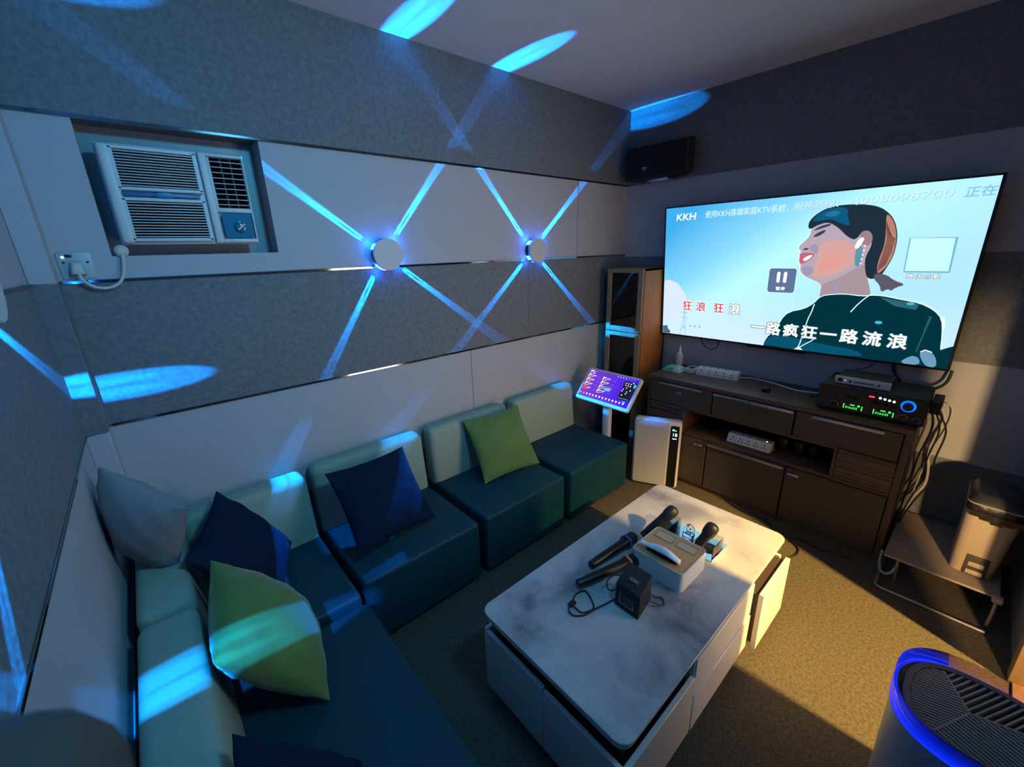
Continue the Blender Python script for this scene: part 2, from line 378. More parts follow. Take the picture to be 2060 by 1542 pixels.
# ------------------------------------------------------------------ air conditioner in its niche
t = thing('air_conditioner', 'white window air conditioner with slatted grille set in the wall niche', 'air conditioner', (-3.0, 0, 1.787))
AX0, AX1, AZ0, AZ1, AY = -3.232, -2.780, 1.784, 2.130, -0.03
M_CAVITY_SHADE = mat('cavity_shade', (0.003, 0.003, 0.003), 1.0, spec=0.0)  # black backing stands in for shade inside the grille and outlet openings
M_ACW = mat('aged_white_plastic', (0.50, 0.53, 0.52), 0.4)
b = MB()
b.box((AX0 + 0.012, 0.015, AZ0 + 0.012), (AX1 - 0.012, 0.118, AZ1 - 0.012), M_ACW, 0.004)
b.box((AX0, -0.008, AZ0), (AX1, 0.03, AZ1), M_ACW, 0.008)
b.box((AX0 + 0.004, AY, AZ0 + 0.004), (AX0 + 0.044, -0.004, AZ1 - 0.004), M_ACW, 0.014, 4)      # rounded left rail
b.box((-2.936, AY + 0.006, AZ0 + 0.004), (-2.908, -0.004, AZ1 - 0.004), M_ACW, 0.006, 3)
b.box((-2.790, AY + 0.006, AZ0 + 0.004), (AX1 - 0.002, -0.004, AZ1 - 0.004), M_ACW, 0.004, 2)
b.box((-2.91, AY + 0.006, 1.907), (-2.785, -0.004, 1.924), M_ACW, 0.003); b.box((-2.91, AY + 0.006, 2.112), (-2.785, -0.004, AZ1 - 0.006), M_ACW, 0.003); b.box((-2.91, AY + 0.006, AZ0 + 0.006), (-2.785, -0.004, 1.805), M_ACW, 0.003)
b.build('body', t)
def grille(z0, z1, n, nm):
    g = MB(); x0, x1 = -3.186, -2.955
    g.box((x0 - 0.004, -0.011, z0 - 0.004), (x1 + 0.004, -0.007, z1 + 0.004), M_CAVITY_SHADE)
    for i in range(n):
        z = z0 + (z1 - z0) * (i + 0.5) / n; h = (z1 - z0) / n
        g.box((x0, AY + 0.004, z - h * 0.20), (x1, -0.012, z + h * 0.20), M_ACW, 0.0012, 1)
    for x in (x0 - 0.006, x1 + 0.006): g.box((x - 0.007, AY + 0.002, z0 - 0.008), (x + 0.007, -0.006, z1 + 0.008), M_ACW, 0.002, 1)
    g.box((x0 - 0.012, AY + 0.002, z1), (x1 + 0.012, -0.006, z1 + 0.012), M_ACW, 0.002, 1); g.box((x0 - 0.012, AY + 0.002, z0 - 0.012), (x1 + 0.012, -0.006, z0), M_ACW, 0.002, 1)
    return g.build(nm, t)
grille(1.985, 2.108, 13, 'intake_grille'); grille(1.808, 1.938, 13, 'intake_grille')
g = MB(); g.box((-3.19, AY + 0.001, 1.954), (-2.957, AY + 0.012, 1.967), M_BLUEP, 0.002); g.lathe([(0.017, 0), (0.017, 0.004), (0.001, 0.005)], M_BLUEP, 24, Matrix.Translation((-3.07, AY + 0.001, 1.960)) @ Matrix.Rotation(PI / 2, 4, 'X'), 1.6, 0.6); g.build('logo_strip', t)
g = MB(); g.box((-2.898, -0.0095, 1.926), (-2.792, -0.006, 2.110), M_CAVITY_SHADE)
for i in range(9):
    z = 1.937 + i * 0.0198; g.box((-2.900, AY + 0.008, z - 0.0016), (-2.790, AY + 0.014, z + 0.0016), M_ACW, 0.001, 1)
for x in (-2.862, -2.828): g.box((x - 0.002, AY + 0.019, 1.928), (x + 0.002, -0.008, 2.108), mat('shaded_louver', (0.08, 0.09, 0.09), 0.6))
g.build('air_outlet', t)
g = MB(); g.prism(rrect(-2.900, 1.806, -2.794, 1.904, 0.012), 0.0, 0.010, mat('dial_plate_blue', (0.02, 0.16, 0.27), 0.12), 0.002, 1, Matrix.Translation((0, AY + 0.012, 0)) @ Matrix.Rotation(PI / 2, 4, 'X')); g.build('control_panel', t)
g = MB(); g.lathe([(0.022, 0), (0.020, 0.012), (0.016, 0.014), (0.001, 0.014)], mat('dial_blue', (0.02, 0.13, 0.22), 0.1), 28, Matrix.Translation((-2.84, AY + 0.002, 1.85)) @ Matrix.Rotation(PI / 2, 4, 'X')); g.box((-2.8425, AY - 0.016, 1.832), (-2.8375, AY - 0.010, 1.868), mat('dial_reflection', (0.8, 0.6, 0.3), 0.3), 0, 1, Matrix.Translation((-2.84, 0, 1.85)) @ Matrix.Rotation(math.radians(50), 4, 'Y') @ Matrix.Translation((2.84, 0, -1.85))); g.build('knob', t)  # yellow bar on the dial is a reflection put in as colour

# socket, plug and the cord
t = thing('wall_socket', 'switched wall socket in a cut-out beside the column', 'socket', (-3.37, 0, 1.67))
b = MB(); b.box((-3.414, -0.006, 1.672), (-3.324, 0.0, 1.762), mat('socket_plate', (0.36, 0.42, 0.42), 0.4), 0.003); b.build('plate', t)
for x in (-3.400, -3.338): MB().lathe([(0.004, 0), (0.004, 0.002), (0.001, 0.002)], M_BLACK, 10, Matrix.Translation((x, -0.006, 1.728)) @ Matrix.Rotation(PI / 2, 4, 'X')).build('screw', t)
b = MB(); b.box((-3.392, -0.010, 1.745), (-3.374, -0.005, 1.755), M_BLACK, 0.002); b.build('switch', t)
b = MB(); b.lathe([(0.004, 0), (0.004, 0.002), (0.001, 0.003)], glowmat('socket_led', (0.35, 0.85, 1.0), 3.0), 10, Matrix.Translation((-3.398, -0.006, 1.746)) @ Matrix.Rotation(PI / 2, 4, 'X')); b.build('indicator', t)
t = thing('power_plug', 'cream plug with curved cord running up to the air conditioner', 'plug', (-3.37, -0.02, 1.70))
b = MB(); b.hexa([(-3.392, -0.007, 1.680), (-3.346, -0.007, 1.680), (-3.352, -0.007, 1.735), (-3.384, -0.007, 1.735)], [(-3.386, -0.042, 1.688), (-3.352, -0.042, 1.688), (-3.358, -0.036, 1.726), (-3.378, -0.036, 1.726)], M_OFFW, 0.005, 2); b.build('plug_body', t)
b = MB(); b.tube([(-3.368, -0.034, 1.690), (-3.362, -0.04, 1.665), (-3.335, -0.035, 1.640), (-3.295, -0.028, 1.637), (-3.262, -0.022, 1.660), (-3.245, -0.018, 1.705), (-3.238, -0.012, 1.750), (-3.236, 0.02, 1.772), (-3.236, 0.06, 1.765)], 0.0055, M_OFFW); b.lathe([(0.018, 0), (0.021, 0.008), (0.012, 0.016), (0.006, 0.016)], M_OFFW, 16, Matrix.Translation((-3.238, -0.004, 1.764)) @ Matrix.Rotation(PI / 2, 4, 'X')); b.build('cord', t)

# ------------------------------------------------------------------ television
TO = Vector((-0.146, -0.435, 1.994)); TU = Vector((0, -1, 0)); TV = Vector((0.086, 0, -0.959)).normalized(); TN = TU.cross(TV)
if TN.x > 0: TN = -TN
TW, TH = 1.68, 0.963
TM = Matrix(((TU.x, TV.x, TN.x, TO.x), (TU.y, TV.y, TN.y, TO.y), (TU.z, TV.z, TN.z, TO.z), (0, 0, 0, 1)))
t = thing('television', 'large wall-mounted television showing a singer in profile above the sideboard', 'television', (-0.05, -1.27, 1.03))
b = MB(); b.box((0, 0, -0.030), (TW, TH, -0.002), M_MATTEB, 0.004, 2, TM)
b.box((0.25, 0.22, -0.052), (1.43, 0.80, -0.028), M_MATTEB, 0.008, 2, TM)
b.box((0.005, TH - 0.012, -0.002), (TW - 0.005, TH, 0.004), M_BLACK, 0.001, 1, TM)
for lo, hi in (((0, 0), (TW, 0.010)), ((0, 0), (0.012, TH)), ((TW - 0.012, 0), (TW, TH))): b.box((*lo, -0.002), (*hi, 0.004), M_BLACK, 0.001, 1, TM)
b.build('bezel', t)
MB().box((0.66, TH - 0.002, -0.02), (1.02, TH + 0.012, 0.002), M_BLACK, 0.003, 1, TM).build('sensor_bar', t)
for z, x in ((1.26, -0.030), (1.66, -0.064)): MB().box((x, -1.55, z), (-0.005, -1.00, z + 0.03), M_BLACK).build('wall_bracket', t)
# the picture: one flat mesh of many small emitting faces, in centimetres across and down the panel
def skymat():
    m = bpy.data.materials.new('picture_sky'); m.use_nodes = True; nt = m.node_tree; nt.nodes.clear()
    tc = nt.nodes.new('ShaderNodeTexCoord'); sep = nt.nodes.new('ShaderNodeSeparateXYZ'); nt.links.new(tc.outputs['Object'], sep.inputs[0])
    def math_(op, a, bb):
        n = nt.nodes.new('ShaderNodeMath'); n.operation = op
        for i, v in enumerate((a, bb)):
            if isinstance(v, (int, float)): n.inputs[i].default_value = v
            else: nt.links.new(v, n.inputs[i])
        return n.outputs[0]
    # across 0..1 from left to right, down 0..1
    u = math_('MULTIPLY', math_('ADD', sep.outputs['Y'], -0.835), -1 / 1.68); v = math_('MULTIPLY', math_('ADD', sep.outputs['Z'], -0.964), -1 / 0.96)
    s_ = math_('ADD', math_('MULTIPLY', u, 0.80), math_('MULTIPLY', v, 0.62))
    r = nt.nodes.new('ShaderNodeValToRGB'); e = r.color_ramp.elements
    e[0].position = 0.12; e[0].color = (*srgb(58, 165, 226), 1); e[1].position = 1.0; e[1].color = (*srgb(170, 222, 240), 1)
    x = e.new(0.42); x.color = (*srgb(128, 205, 240), 1); x = e.new(0.62); x.color = (*srgb(178, 238, 248), 1)
    r2 = nt.nodes.new('ShaderNodeValToRGB'); e2 = r2.color_ramp.elements
    e2[0].position = 0.60; e2[0].color = (0, 0, 0, 1); e2[1].position = 1.0; e2[1].color = (1, 1, 1, 1)
    nt.links.new(v, r2.inputs[0]); nt.links.new(s_, r.inputs[0])
    mx = nt.nodes.new('ShaderNodeMix'); mx.data_type = 'RGBA'; mx.inputs[7].default_value = (*srgb(205, 225, 250), 1)
    nt.links.new(r2.outputs[0], mx.inputs[0]); nt.links.new(r.outputs[0], mx.inputs[6])
    em = nt.nodes.new('ShaderNodeEmission'); em.inputs[1].default_value = TV_E; nt.links.new(mx.outputs[2], em.inputs[0])
    o = nt.nodes.new('ShaderNodeOutputMaterial'); nt.links.new(em.outputs[0], o.inputs[0])
    return m
P = MB(); layer = [0]
def px_col(name, r, g, bl): return glowmat('picture_' + name, srgb(r, g, bl), TV_E)
def soft(pts, k=2):
    """round the corners of a closed outline"""
    for _ in range(k):
        out = []
        for (x0, y0), (x1, y1) in zip(pts, pts[1:] + pts[:1]): out += [(x0 * .75 + x1 * .25, y0 * .75 + y1 * .25), (x0 * .25 + x1 * .75, y0 * .25 + y1 * .75)]
        pts = out
    return pts
def shape(pts, mt, smooth=0):
    layer[0] += 1; z = layer[0] * 0.00004          # measured towards the viewer from the panel
    P.add([TM @ Vector((x / 100, y / 100, 0.0005 + z)) for x, y in (soft(list(pts), smooth) if smooth else pts)], [list(q) for q in tessellate_polygon([[Vector((x, y, 0)) for x, y in (soft(list(pts), smooth) if smooth else pts)]])], mt, False)
def strip(pts, wd, mt):
    for (x0, y0), (x1, y1) in zip(pts, pts[1:]):
        d = Vector((x1 - x0, y1 - y0)).normalized(); nx, ny = -d.y * wd / 2, d.x * wd / 2
        shape([(x0 + nx, y0 + ny), (x1 + nx, y1 + ny), (x1 - nx, y1 - ny), (x0 - nx, y0 - ny)], mt)
def oval(cx, cy, rx, ry, mt, n=16): shape([(cx + rx * math.cos(2 * PI * k / n), cy + ry * math.sin(2 * PI * k / n)) for k in range(n)], mt)
def words(body, x, y, size, mt, width=None, bold=0.0, shear=0.0, cut=None):
    """baseline start x, y; size = em height in cm; width = total width in cm"""
    vs, fs = text_polys(body, size)
    if not vs: return
    x0 = min(v.x for v in vs); x1 = max(v.x for v in vs); k_ = (width / (x1 - x0)) if width else 1.0
    layer[0] += 1; z = 0.0005 + layer[0] * 0.00004
    for q in range(12 if bold else 1):          # heavier strokes: the glyph laid down again round a small circle
        ox, oy = (bold * math.cos(q * PI / 6), bold * math.sin(q * PI / 6)) if bold else (0, 0)
        P.add([TM @ Vector(((x + ox + (v.x - x0) * k_ + shear * v.y) / 100, (y + oy - v.y) / 100, z)) for v in vs], fs, mt, False)
def letters(body, x, y, size, pitch, mt, bold=0.0):
    for i, ch in enumerate(body):
        if ch != ' ': words(ch, x + i * pitch, y, size, mt, None, bold)
K_SKY = skymat()
shape([(1.2, 1.0), (166.8, 1.0), (166.8, 95.1), (1.2, 95.1)], K_SKY)
c_cloud = px_col('cloud', 205, 222, 245); c_teal = px_col('shirt', 4, 48, 60); c_teal2 = px_col('shirt_blue', 8, 78, 104); c_skin = px_col('skin', 176, 158, 172); c_skin2 = px_col('skin_warm', 205, 156, 152); c_neck = px_col('skin_shade', 160, 140, 148)
c_hair = px_col('hair', 30, 44, 58); c_hblue = px_col('hair_blue', 14, 84, 124); c_hbr = px_col('hair_brown', 176, 122, 104); c_hdk = px_col('hair_streak', 88, 60, 60); c_white = px_col('white', 246, 252, 255); c_pale = px_col('pale_ink', 205, 236, 250); c_ghost = px_col('ghost_ink', 138, 184, 226); c_red = px_col('red_ink', 206, 52, 76); c_dark = px_col('dark_ink', 40, 84, 96); c_lip = px_col('lips', 192, 92, 118); c_panel = px_col('panel', 92, 108, 146); c_card = px_col('card', 190, 246, 240); c_sh = px_col('card_shadow', 112, 176, 200); c_eye = px_col('eye', 48, 66, 86); c_pink = px_col('blush', 214, 150, 142); c_hand = px_col('hand', 104, 146, 178); c_edge = px_col('edge', 214, 250, 255); c_dot = px_col('dot', 70, 176, 206); c_shade = px_col('jaw_shade', 150, 144, 172); c_mast = px_col('mast', 130, 168, 212)
shape([(1.3, 55.3), (1.7, 52.9), (6.7, 52.8), (12.5, 54.9), (16.7, 60.0), (19.4, 65.1), (20.5, 71.1), (16.9, 79.2), (12.2, 84.4), (5.6, 86.7), (1.3, 87.2)], c_cloud, 2)
shape([(1.3, 95.0), (1.3, 88.9), (2.2, 89.5), (4.8, 88.4), (6.1, 91.6), (7.9, 93.0), (7.6, 95.0)], px_col('tree', 70, 96, 130))
for pts in ([(16.0, 95), (18.2, 84), (18.9, 75.9)], [(20.4, 95), (19.8, 84), (19.4, 75.9)], [(15.6, 77.0), (22.6, 77.2)], [(16.0, 81.0), (22.2, 81.2)], [(16.6, 91), (20.1, 88)], [(17.6, 86), (20, 90)]): strip(pts, 0.35, c_mast)
for x in (23.5, 27.0, 31.0): shape([(x, 86.4), (x + 1.2, 86.4), (x + 1.2, 87.8), (x, 87.8)], c_mast)
FACE = [(96.2, 17.5), (94.9, 20.5), (94.9, 23.6), (93.6, 25.8), (91.6, 28.0), (90.0, 29.8), (89.8, 31.4), (91.0, 32.4), (91.4, 33.4), (90.7, 34.6), (91.1, 36.2), (90.8, 38.6), (91.9, 40.4), (92.4, 41.8), (92.0, 43.4), (92.9, 45.6), (95.0, 47.8), (98.9, 49.6), (103.6, 51.8), (104.8, 54), (104.9, 57.5), (104.3, 61.3), (112.9, 61), (121.5, 61.0), (130.0, 59.6), (127.4, 56), (126, 50), (125.0, 44), (124.0, 36.0), (124.8, 28.5), (121, 20), (112, 14), (104, 12), (99, 13.5)]
cx_, cy_ = 110, 38
shape([(cx_ + (x - cx_) * 1.03, cy_ + (y - cy_) * 1.015) for x, y in FACE], c_edge, 2)
shape(FACE, c_skin, 2)
shape([(104.6, 56), (104.6, 52.4), (109.4, 50.4), (114.1, 47.3), (119.6, 43.0), (124.5, 40), (125.6, 47.7), (129.0, 57.6), (129, 60), (121.5, 60.2), (112.9, 60), (104.6, 60.8)], c_neck, 2)
shape([(110.5, 52), (112.6, 49.6), (113.6, 54), (113.8, 60.2), (112.0, 60.2), (111.6, 55)], c_shade, 2)
shape([(99.5, 30.0), (104, 27.0), (112.4, 27.0), (118.6, 31.5), (119.6, 39.1), (114.5, 44.0), (108.0, 47.6), (101.3, 48.7), (97.5, 46.4), (99.6, 42), (101, 37)], c_skin2, 2)
shape([(103, 36), (109, 34.5), (115, 37.5), (114, 41.5), (108, 44.5), (103, 45.5), (100.8, 42)], c_pink, 2)
shape([(95.2, 31.4), (97, 28.6), (99.4, 29.4), (100.4, 32.6), (99.8, 35.4), (98.2, 33.6)], c_shade, 2); shape([(93, 43.0), (95.5, 41.6), (99, 42.6), (99.6, 45.5), (97.4, 47.6), (94.4, 46.8)], c_shade, 2)
shape([(90.7, 34.9), (92.6, 33.8), (95.2, 33.9), (98.8, 34.3), (98.0, 36.8), (95.6, 38.9), (93.4, 40.4), (91.3, 40.2), (91.2, 37.2)], c_lip, 2)
shape([(92.6, 37.9), (94.8, 35.8), (98.0, 35.0), (97.0, 36.8), (94.4, 39.0)], c_white, 1)
shape([(96.2, 25.0), (98.2, 22.6), (102.6, 20.8), (102.0, 22.6), (99.2, 24.6)], c_eye, 1)
shape([(95.8, 21.6), (98.8, 19.0), (104.6, 17.6), (104.2, 19.0), (99.6, 20.4)], c_eye, 1); shape([(92.0, 31.9), (93.5, 31.0), (95.6, 31.2), (94.0, 32.5)], c_eye, 1)
shape([(93.1, 18.2), (93.6, 15.4), (96.5, 12.0), (101.0, 9.4), (105.5, 8.3), (111.9, 8.2), (119.0, 8.9), (124.4, 10.4), (128.6, 13.3), (132.1, 17.6), (134.4, 23.7), (135.2, 29.7), (134.9, 36.9), (132.9, 43.3), (130.9, 48.0), (125.7, 49.0), (123.6, 42.2), (122.9, 36.7), (124.9, 30.5), (123.6, 25.0), (119.6, 22.6), (117.2, 27.6), (113.0, 25.4), (108.0, 20.0), (102.8, 16.8), (98.0, 18.2), (95.0, 20.2), (93.6, 20.0)], c_hair, 2)
shape([(94.6, 15.9), (97, 12.6), (101.0, 10.2), (107.4, 9.0), (111.4, 10.4), (111.4, 14.6), (113.8, 19.5), (109.9, 18.6), (103.8, 15.0), (98.6, 16.2)], c_hblue, 2)
shape([(100, 12.4), (104.8, 10.6), (108.4, 11.8), (106.4, 14.2), (102, 14.0)], px_col('hair_glint', 26, 112, 150), 2)
shape([(128.1, 13.7), (131.6, 17.6), (134.0, 23.7), (134.8, 29.7), (134.6, 36.9), (132.5, 43.3), (129.3, 46.4), (128.9, 38.8), (130.3, 30.6), (129.4, 21.3)], c_hbr, 2)
for i in range(8): strip([(129.2 + i * 0.55, 18.6 + i * 1.3), (130.9 + i * 0.44, 27), (130.6 + i * 0.44, 34), (129.4 + i * 0.40, 44.5 - i * 0.5)], 0.20 if i % 2 else 0.34, c_hdk)
shape([(128.6, 45.4), (133.6, 46.0), (137.4, 49.2), (142.6, 51.2), (138.7, 53.0), (137.2, 55.0), (135.6, 53.8), (133.0, 56.0), (131.8, 51.8), (128.6, 48.6)], px_col('ponytail', 88, 84, 98), 1)
shape([(118.4, 23.6), (121.4, 22.0), (124.2, 24.4), (124.9, 28.9), (122.4, 31.4), (119.9, 29.2)], px_col('ear', 150, 122, 130), 2)
shape([(118.3, 31.0), (120.8, 30.2), (121.6, 35.7), (121.2, 41.8), (119.0, 41.8), (118.1, 35.7)], px_col('earring', 92, 142, 160), 1)
shape([(118.7, 26.5), (120.4, 25.9), (121.2, 27.2), (118.9, 32.6), (117.1, 31.2)], c_white, 1)
for i in range(5): oval(121.9 - i * 0.12, 30.6 + i * 2.4, 0.42, 0.5, c_white, 8)
BODY = [(104.7, 60.4), (108.0, 58.8), (116.6, 57.7), (125.1, 58.7), (129.4, 57.8), (134.2, 57.9), (142.5, 59.6), (149.9, 60.9), (155.8, 64.0), (159.7, 68.4), (161.4, 76.8), (162.3, 85.4), (163.0, 84.6), (166.7, 82.3), (167.4, 82.0), (167.4, 96.0), (167.2, 96.0), (77.2, 96.0), (77.0, 96.0), (77.1, 92.4), (79.6, 87.2), (84.0, 83.9), (85.5, 76.3), (89.4, 70.7), (97.9, 68.1), (102.6, 64.0)]
shape([(x if y > 95 else x - 0.5 if x < 104 else x + (0.5 if x > 135 else 0), y - (0 if y > 95 else 0.5)) for x, y in BODY], c_edge, 1)
shape(BODY, c_teal, 1)
shape([(77.5, 95.0), (77.4, 92.6), (80, 88), (88, 86.5), (100, 88), (112, 89.5), (128, 90.5), (132, 95.0)], c_teal2, 1)
shape([(133, 58.6), (142.5, 60.2), (149.9, 61.6), (149, 64.5), (140, 63)], px_col('shoulder', 44, 96, 112))
shape([(154.9, 67.2), (156.0, 67.8), (154.6, 77.6), (153.6, 87.9), (153.1, 88.0), (154.0, 77.7)], px_col('seam', 30, 92, 100))
shape([(159.9, 66.5), (161.2, 69.0), (161.8, 73.0), (160.9, 73.0), (160.3, 70.0)], c_white)
shape([(147.3, 95.0), (150.5, 91.0), (152.8, 89.8), (155.4, 91.1), (156.0, 95.0)], c_hand, 1); shape([(154.8, 87.8), (156.7, 85.8), (159.8, 87.0), (162.0, 90.5), (162.6, 95.0), (158.5, 95.0), (155.8, 91.0)], c_hand, 1)
strip([(155.0, 87.4), (156.7, 85.9), (159.6, 86.9)], 0.5, c_white)
for pts in ([(102.7, 64.6), (101.8, 69.6), (100.7, 73.5), (99.8, 78.7), (99.0, 84.7), (98.1, 90.8), (97.1, 94.4)], [(106.2, 86.1), (103.3, 88.8), (100.4, 91.2), (97.1, 94.4)], [(128.9, 57.1), (126.2, 60.0), (123.6, 63.7), (121.2, 68.0)]): strip(pts, 0.55, c_edge)
shape([(95.2, 94.8), (98.0, 92.6), (100.3, 94.8)], c_edge)
oval(146.4, 61.3, 1.7, 0.8, c_dot); oval(134.8, 72.9, 1.7, 0.95, c_dot)
# writing on the screen
words('KKH', 9.6, 9.8, 6.3, c_white, 14.0, 0.12, 0.12)
words('使用KKH高端家庭KTV系統，', 30.4, 9.1, 4.9, c_pale, 51.0, 0.03, 0.08)
words('服務熱線：', 84.5, 8.9, 4.9, c_ghost, 22.0, 0.06, 0.08); words('服務熱線：', 84.3, 8.7, 4.9, c_pale, 22.0, 0.0, 0.08)
words('4008098700', 112.0, 8.7, 5.2, c_ghost, 40.0, 0.10, 0.10); words('4008098700', 111.85, 8.55, 5.2, c_pale, 40.0, 0.0, 0.10)
words('正在', 156.0, 8.9, 5.0, c_ghost, 10.2, 0.10, 0.08)
for bold, mt in ((0.55, c_white), (0.12, c_red)):
    for ch, x in (('狂', 17.6), ('浪', 28.2), ('狂', 41.3)): words(ch, x, 74.4, 7.6, mt, None, bold)
words('浪', 52.2, 74.4, 7.8, c_dark, None, 0.55); words('浪', 52.2, 74.4, 7.8, c_white, None, 0.25)
for ch, x in zip('一路疯狂一路流浪', (68.2, 77.6, 87.8, 98.2, 108.3, 118.6, 129.4, 140.6)):
    words(ch, x, 86.0, 8.9, c_dark, None, 0.62)
    words(ch, x, 86.0, 8.9, c_white, None, 0.26)
shape(rrect(75.0, 42.9, 91.0, 58.7, 1.6), c_edge); shape(rrect(75.3, 43.2, 90.7, 58.4, 1.5), c_panel)
for x in (80.0, 83.8): shape(rrect(x, 45.3, x + 1.9, 52.2, 0.9), c_white)
words('暂停', 80.2, 56.8, 2.4, c_white, 5.2, 0.06)
shape([(139.8, 27.0), (157.8, 27.4), (158.2, 44.8), (140.4, 44.8)], c_sh); shape([(140.4, 27.2), (156.9, 27.8), (157.5, 44.0), (140.9, 44.0)], c_card)
for bold, mt in ((0.20, c_dark), (0.04, c_white)): letters('微信点歌', 142.2, 47.6, 2.7, 3.4, mt, bold)
P.build('screen', t)

# ------------------------------------------------------------------ speaker in the corner
t = thing('speaker', 'black wall speaker with tapered cabinet high in the corner', 'speaker', (-0.10, -0.32, 2.20))
b = MB()
top = [(-0.17, -0.09), (-0.15, -0.575), (-0.10, -0.60), (0.0, -0.50), (0.0, -0.12)]
b.prism(top, 2.212, 2.437, M_MATTEB, 0.006, 2); b.build('cabinet', t)
b = MB(); b.prism([(-0.178, -0.105), (-0.158, -0.565), (-0.15, -0.565), (-0.168, -0.105)], 2.225, 2.425, mat('speaker_cloth', (0.004, 0.004, 0.006), 0.95), 0.003, 1); b.build('grille', t)
b = MB(); b.box((-0.1775, -0.275, 2.275), (-0.1735, -0.235, 2.290), M_ALU, 0.001, 1); b.box((-0.1775, -0.272, 2.262), (-0.1735, -0.240, 2.268), M_ALU, 0.001, 1); b.build('badge', t)
b = MB(); b.box((-0.12, -0.42, 2.190), (0.0, -0.25, 2.213), M_ALU, 0.004); b.build('bracket', t)

# ------------------------------------------------------------------ tall cabinet with glass doors
TCX, TY0, TY1, TZ = -0.372, -0.430, -0.100, 1.565
t = thing('display_cabinet', 'narrow tall cherry cabinet with framed glass door in the corner', 'cabinet', (TCX / 2, (TY0 + TY1) / 2, 0))
b = MB()
b.box((TCX + 0.024, TY0, 0), (-0.002, TY0 + 0.02, TZ), M_ORANGE, 0.002); b.box((TCX + 0.024, TY1 - 0.02, 0), (-0.002, TY1, TZ), M_ORANGE, 0.002)
b.box((-0.02, TY0, 0.0), (-0.002, TY1, TZ), M_ORANGE); b.box((TCX + 0.024, TY0, TZ - 0.02), (-0.002, TY1, TZ), M_ORANGE, 0.002); b.box((TCX + 0.03, TY0, 0.0), (-0.002, TY1, 0.07), M_ORANGE)
b.box((TCX + 0.04, TY0 - 0.003, 0.985), (-0.03, TY0 + 0.001, 1.005), M_ORANGE, 0.001, 1)
b.build('carcass', t)
for z in (0.36, 0.66, 1.085, 1.240): MB().box((TCX + 0.04, TY0 + 0.02, z - 0.008), (-0.02, TY1 - 0.02, z + 0.008), M_ORANGE).build('shelf', t)
def glass_door(z0, z1):
    d = MB(); f = 0.042
    d.box((TCX, TY0 + 0.004, z0), (TCX + 0.022, TY0 + 0.004 + f, z1), M_OAKDULL, 0.003, 1); d.box((TCX, TY1 - 0.004 - f, z0), (TCX + 0.022, TY1 - 0.004, z1), M_OAKDULL, 0.003, 1)
    d.box((TCX, TY0 + 0.004 + f, z0), (TCX + 0.022, TY1 - 0.004 - f, z0 + f), M_OAKDULL, 0.003, 1); d.box((TCX, TY0 + 0.004 + f, z1 - 0.032), (TCX + 0.022, TY1 - 0.004 - f, z1), M_OAKDULL, 0.003, 1)
    d = d.build('door', t)
    MB().box((TCX + 0.009, TY0 + 0.046, z0 + f), (TCX + 0.012, TY1 - 0.046, z1 - 0.032), M_PANE).build('glass_pane', d)
glass_door(1.075, TZ); glass_door(0.07, 1.07)

# ------------------------------------------------------------------ sideboard
SX, SY0, SY1, SZ = -0.43, -0.572, -2.068, 0.795
t = thing('sideboard', 'long walnut sideboard with dark fronts and bar handles under the television', 'sideboard', (SX / 2, (SY0 + SY1) / 2, 0))
b = MB()
b.box((SX - 0.015, SY1 - 0.004, SZ - 0.028), (-0.005, SY0 + 0.004, SZ), M_WALNUT, 0.002)
b.box((SX - 0.004, SY0 - 0.022, 0), (-0.005, SY0, SZ - 0.028), M_WALNUT, 0.001); b.box((SX - 0.004, SY1, 0), (-0.005, SY1 + 0.030, SZ - 0.028), M_WALNUT, 0.001)
b.box((SX, SY1 + 0.03, 0), (-0.005, SY0 - 0.022, 0.028), M_WALNUT); b.box((-0.02, SY1 + 0.03, 0.028), (-0.005, SY0 - 0.022, SZ - 0.028), M_WALNUT)
for y in (-1.06, -1.55): b.box((SX + 0.02, y - 0.009, 0.028), (-0.02, y + 0.009, 0.40), M_WALNUT)
# open niche framed in walnut
b.box((SX - 0.002, -1.785, 0.392), (-0.02, -0.845, 0.414), M_WALNUT, 0.001); b.box((SX - 0.002, -1.785, 0.583), (-0.02, -0.845, 0.600), M_WALNUT, 0.001)
b.box((SX - 0.002, -0.868, 0.414), (-0.02, -0.845, 0.583), M_WALNUT, 0.001); b.box((SX - 0.002, -1.785, 0.414), (-0.02, -1.766, 0.583), M_WALNUT, 0.001)
b.build('carcass', t)
def front(nm, y0, y1, z0, z1, handle=None, knob=None):
    d = MB().box((SX - 0.012, y1 + 0.003, z0 + 0.003), (SX + 0.010, y0 - 0.003, z1 - 0.003), M_GREYF, 0.0015, 1).build(nm, t)
    if handle: MB().box((SX - 0.030, handle[1], z1 - 0.022), (SX - 0.006, handle[0], z1 - 0.004), M_ALU, 0.004, 2).build('handle', d)
    if knob: MB().box((SX - 0.026, knob[0] - 0.03, knob[1] - 0.007), (SX - 0.010, knob[0] + 0.03, knob[1] + 0.007), M_ALU, 0.002, 1).build('knob', d)
    return d
front('drawer', -0.596, -1.058, 0.600, 0.765, (-0.67, -0.99)); front('drawer', -1.062, -1.548, 0.600, 0.765, (-1.068, -1.544)); front('drawer', -1.552, -2.036, 0.600, 0.765, (-1.636, -1.96))
MB().box((SX - 0.026, -0.842, 0.695), (SX - 0.010, -0.797, 0.709), M_ALU, 0.002, 1).build('knob', t)
front('door', -0.596, -1.058, 0.030, 0.392, None, (-1.00, 0.352)); front('door', -1.062, -1.548, 0.030, 0.392, (-1.066, -1.54)); front('door', -1.552, -2.036, 0.030, 0.392, None, (-1.60, 0.352))
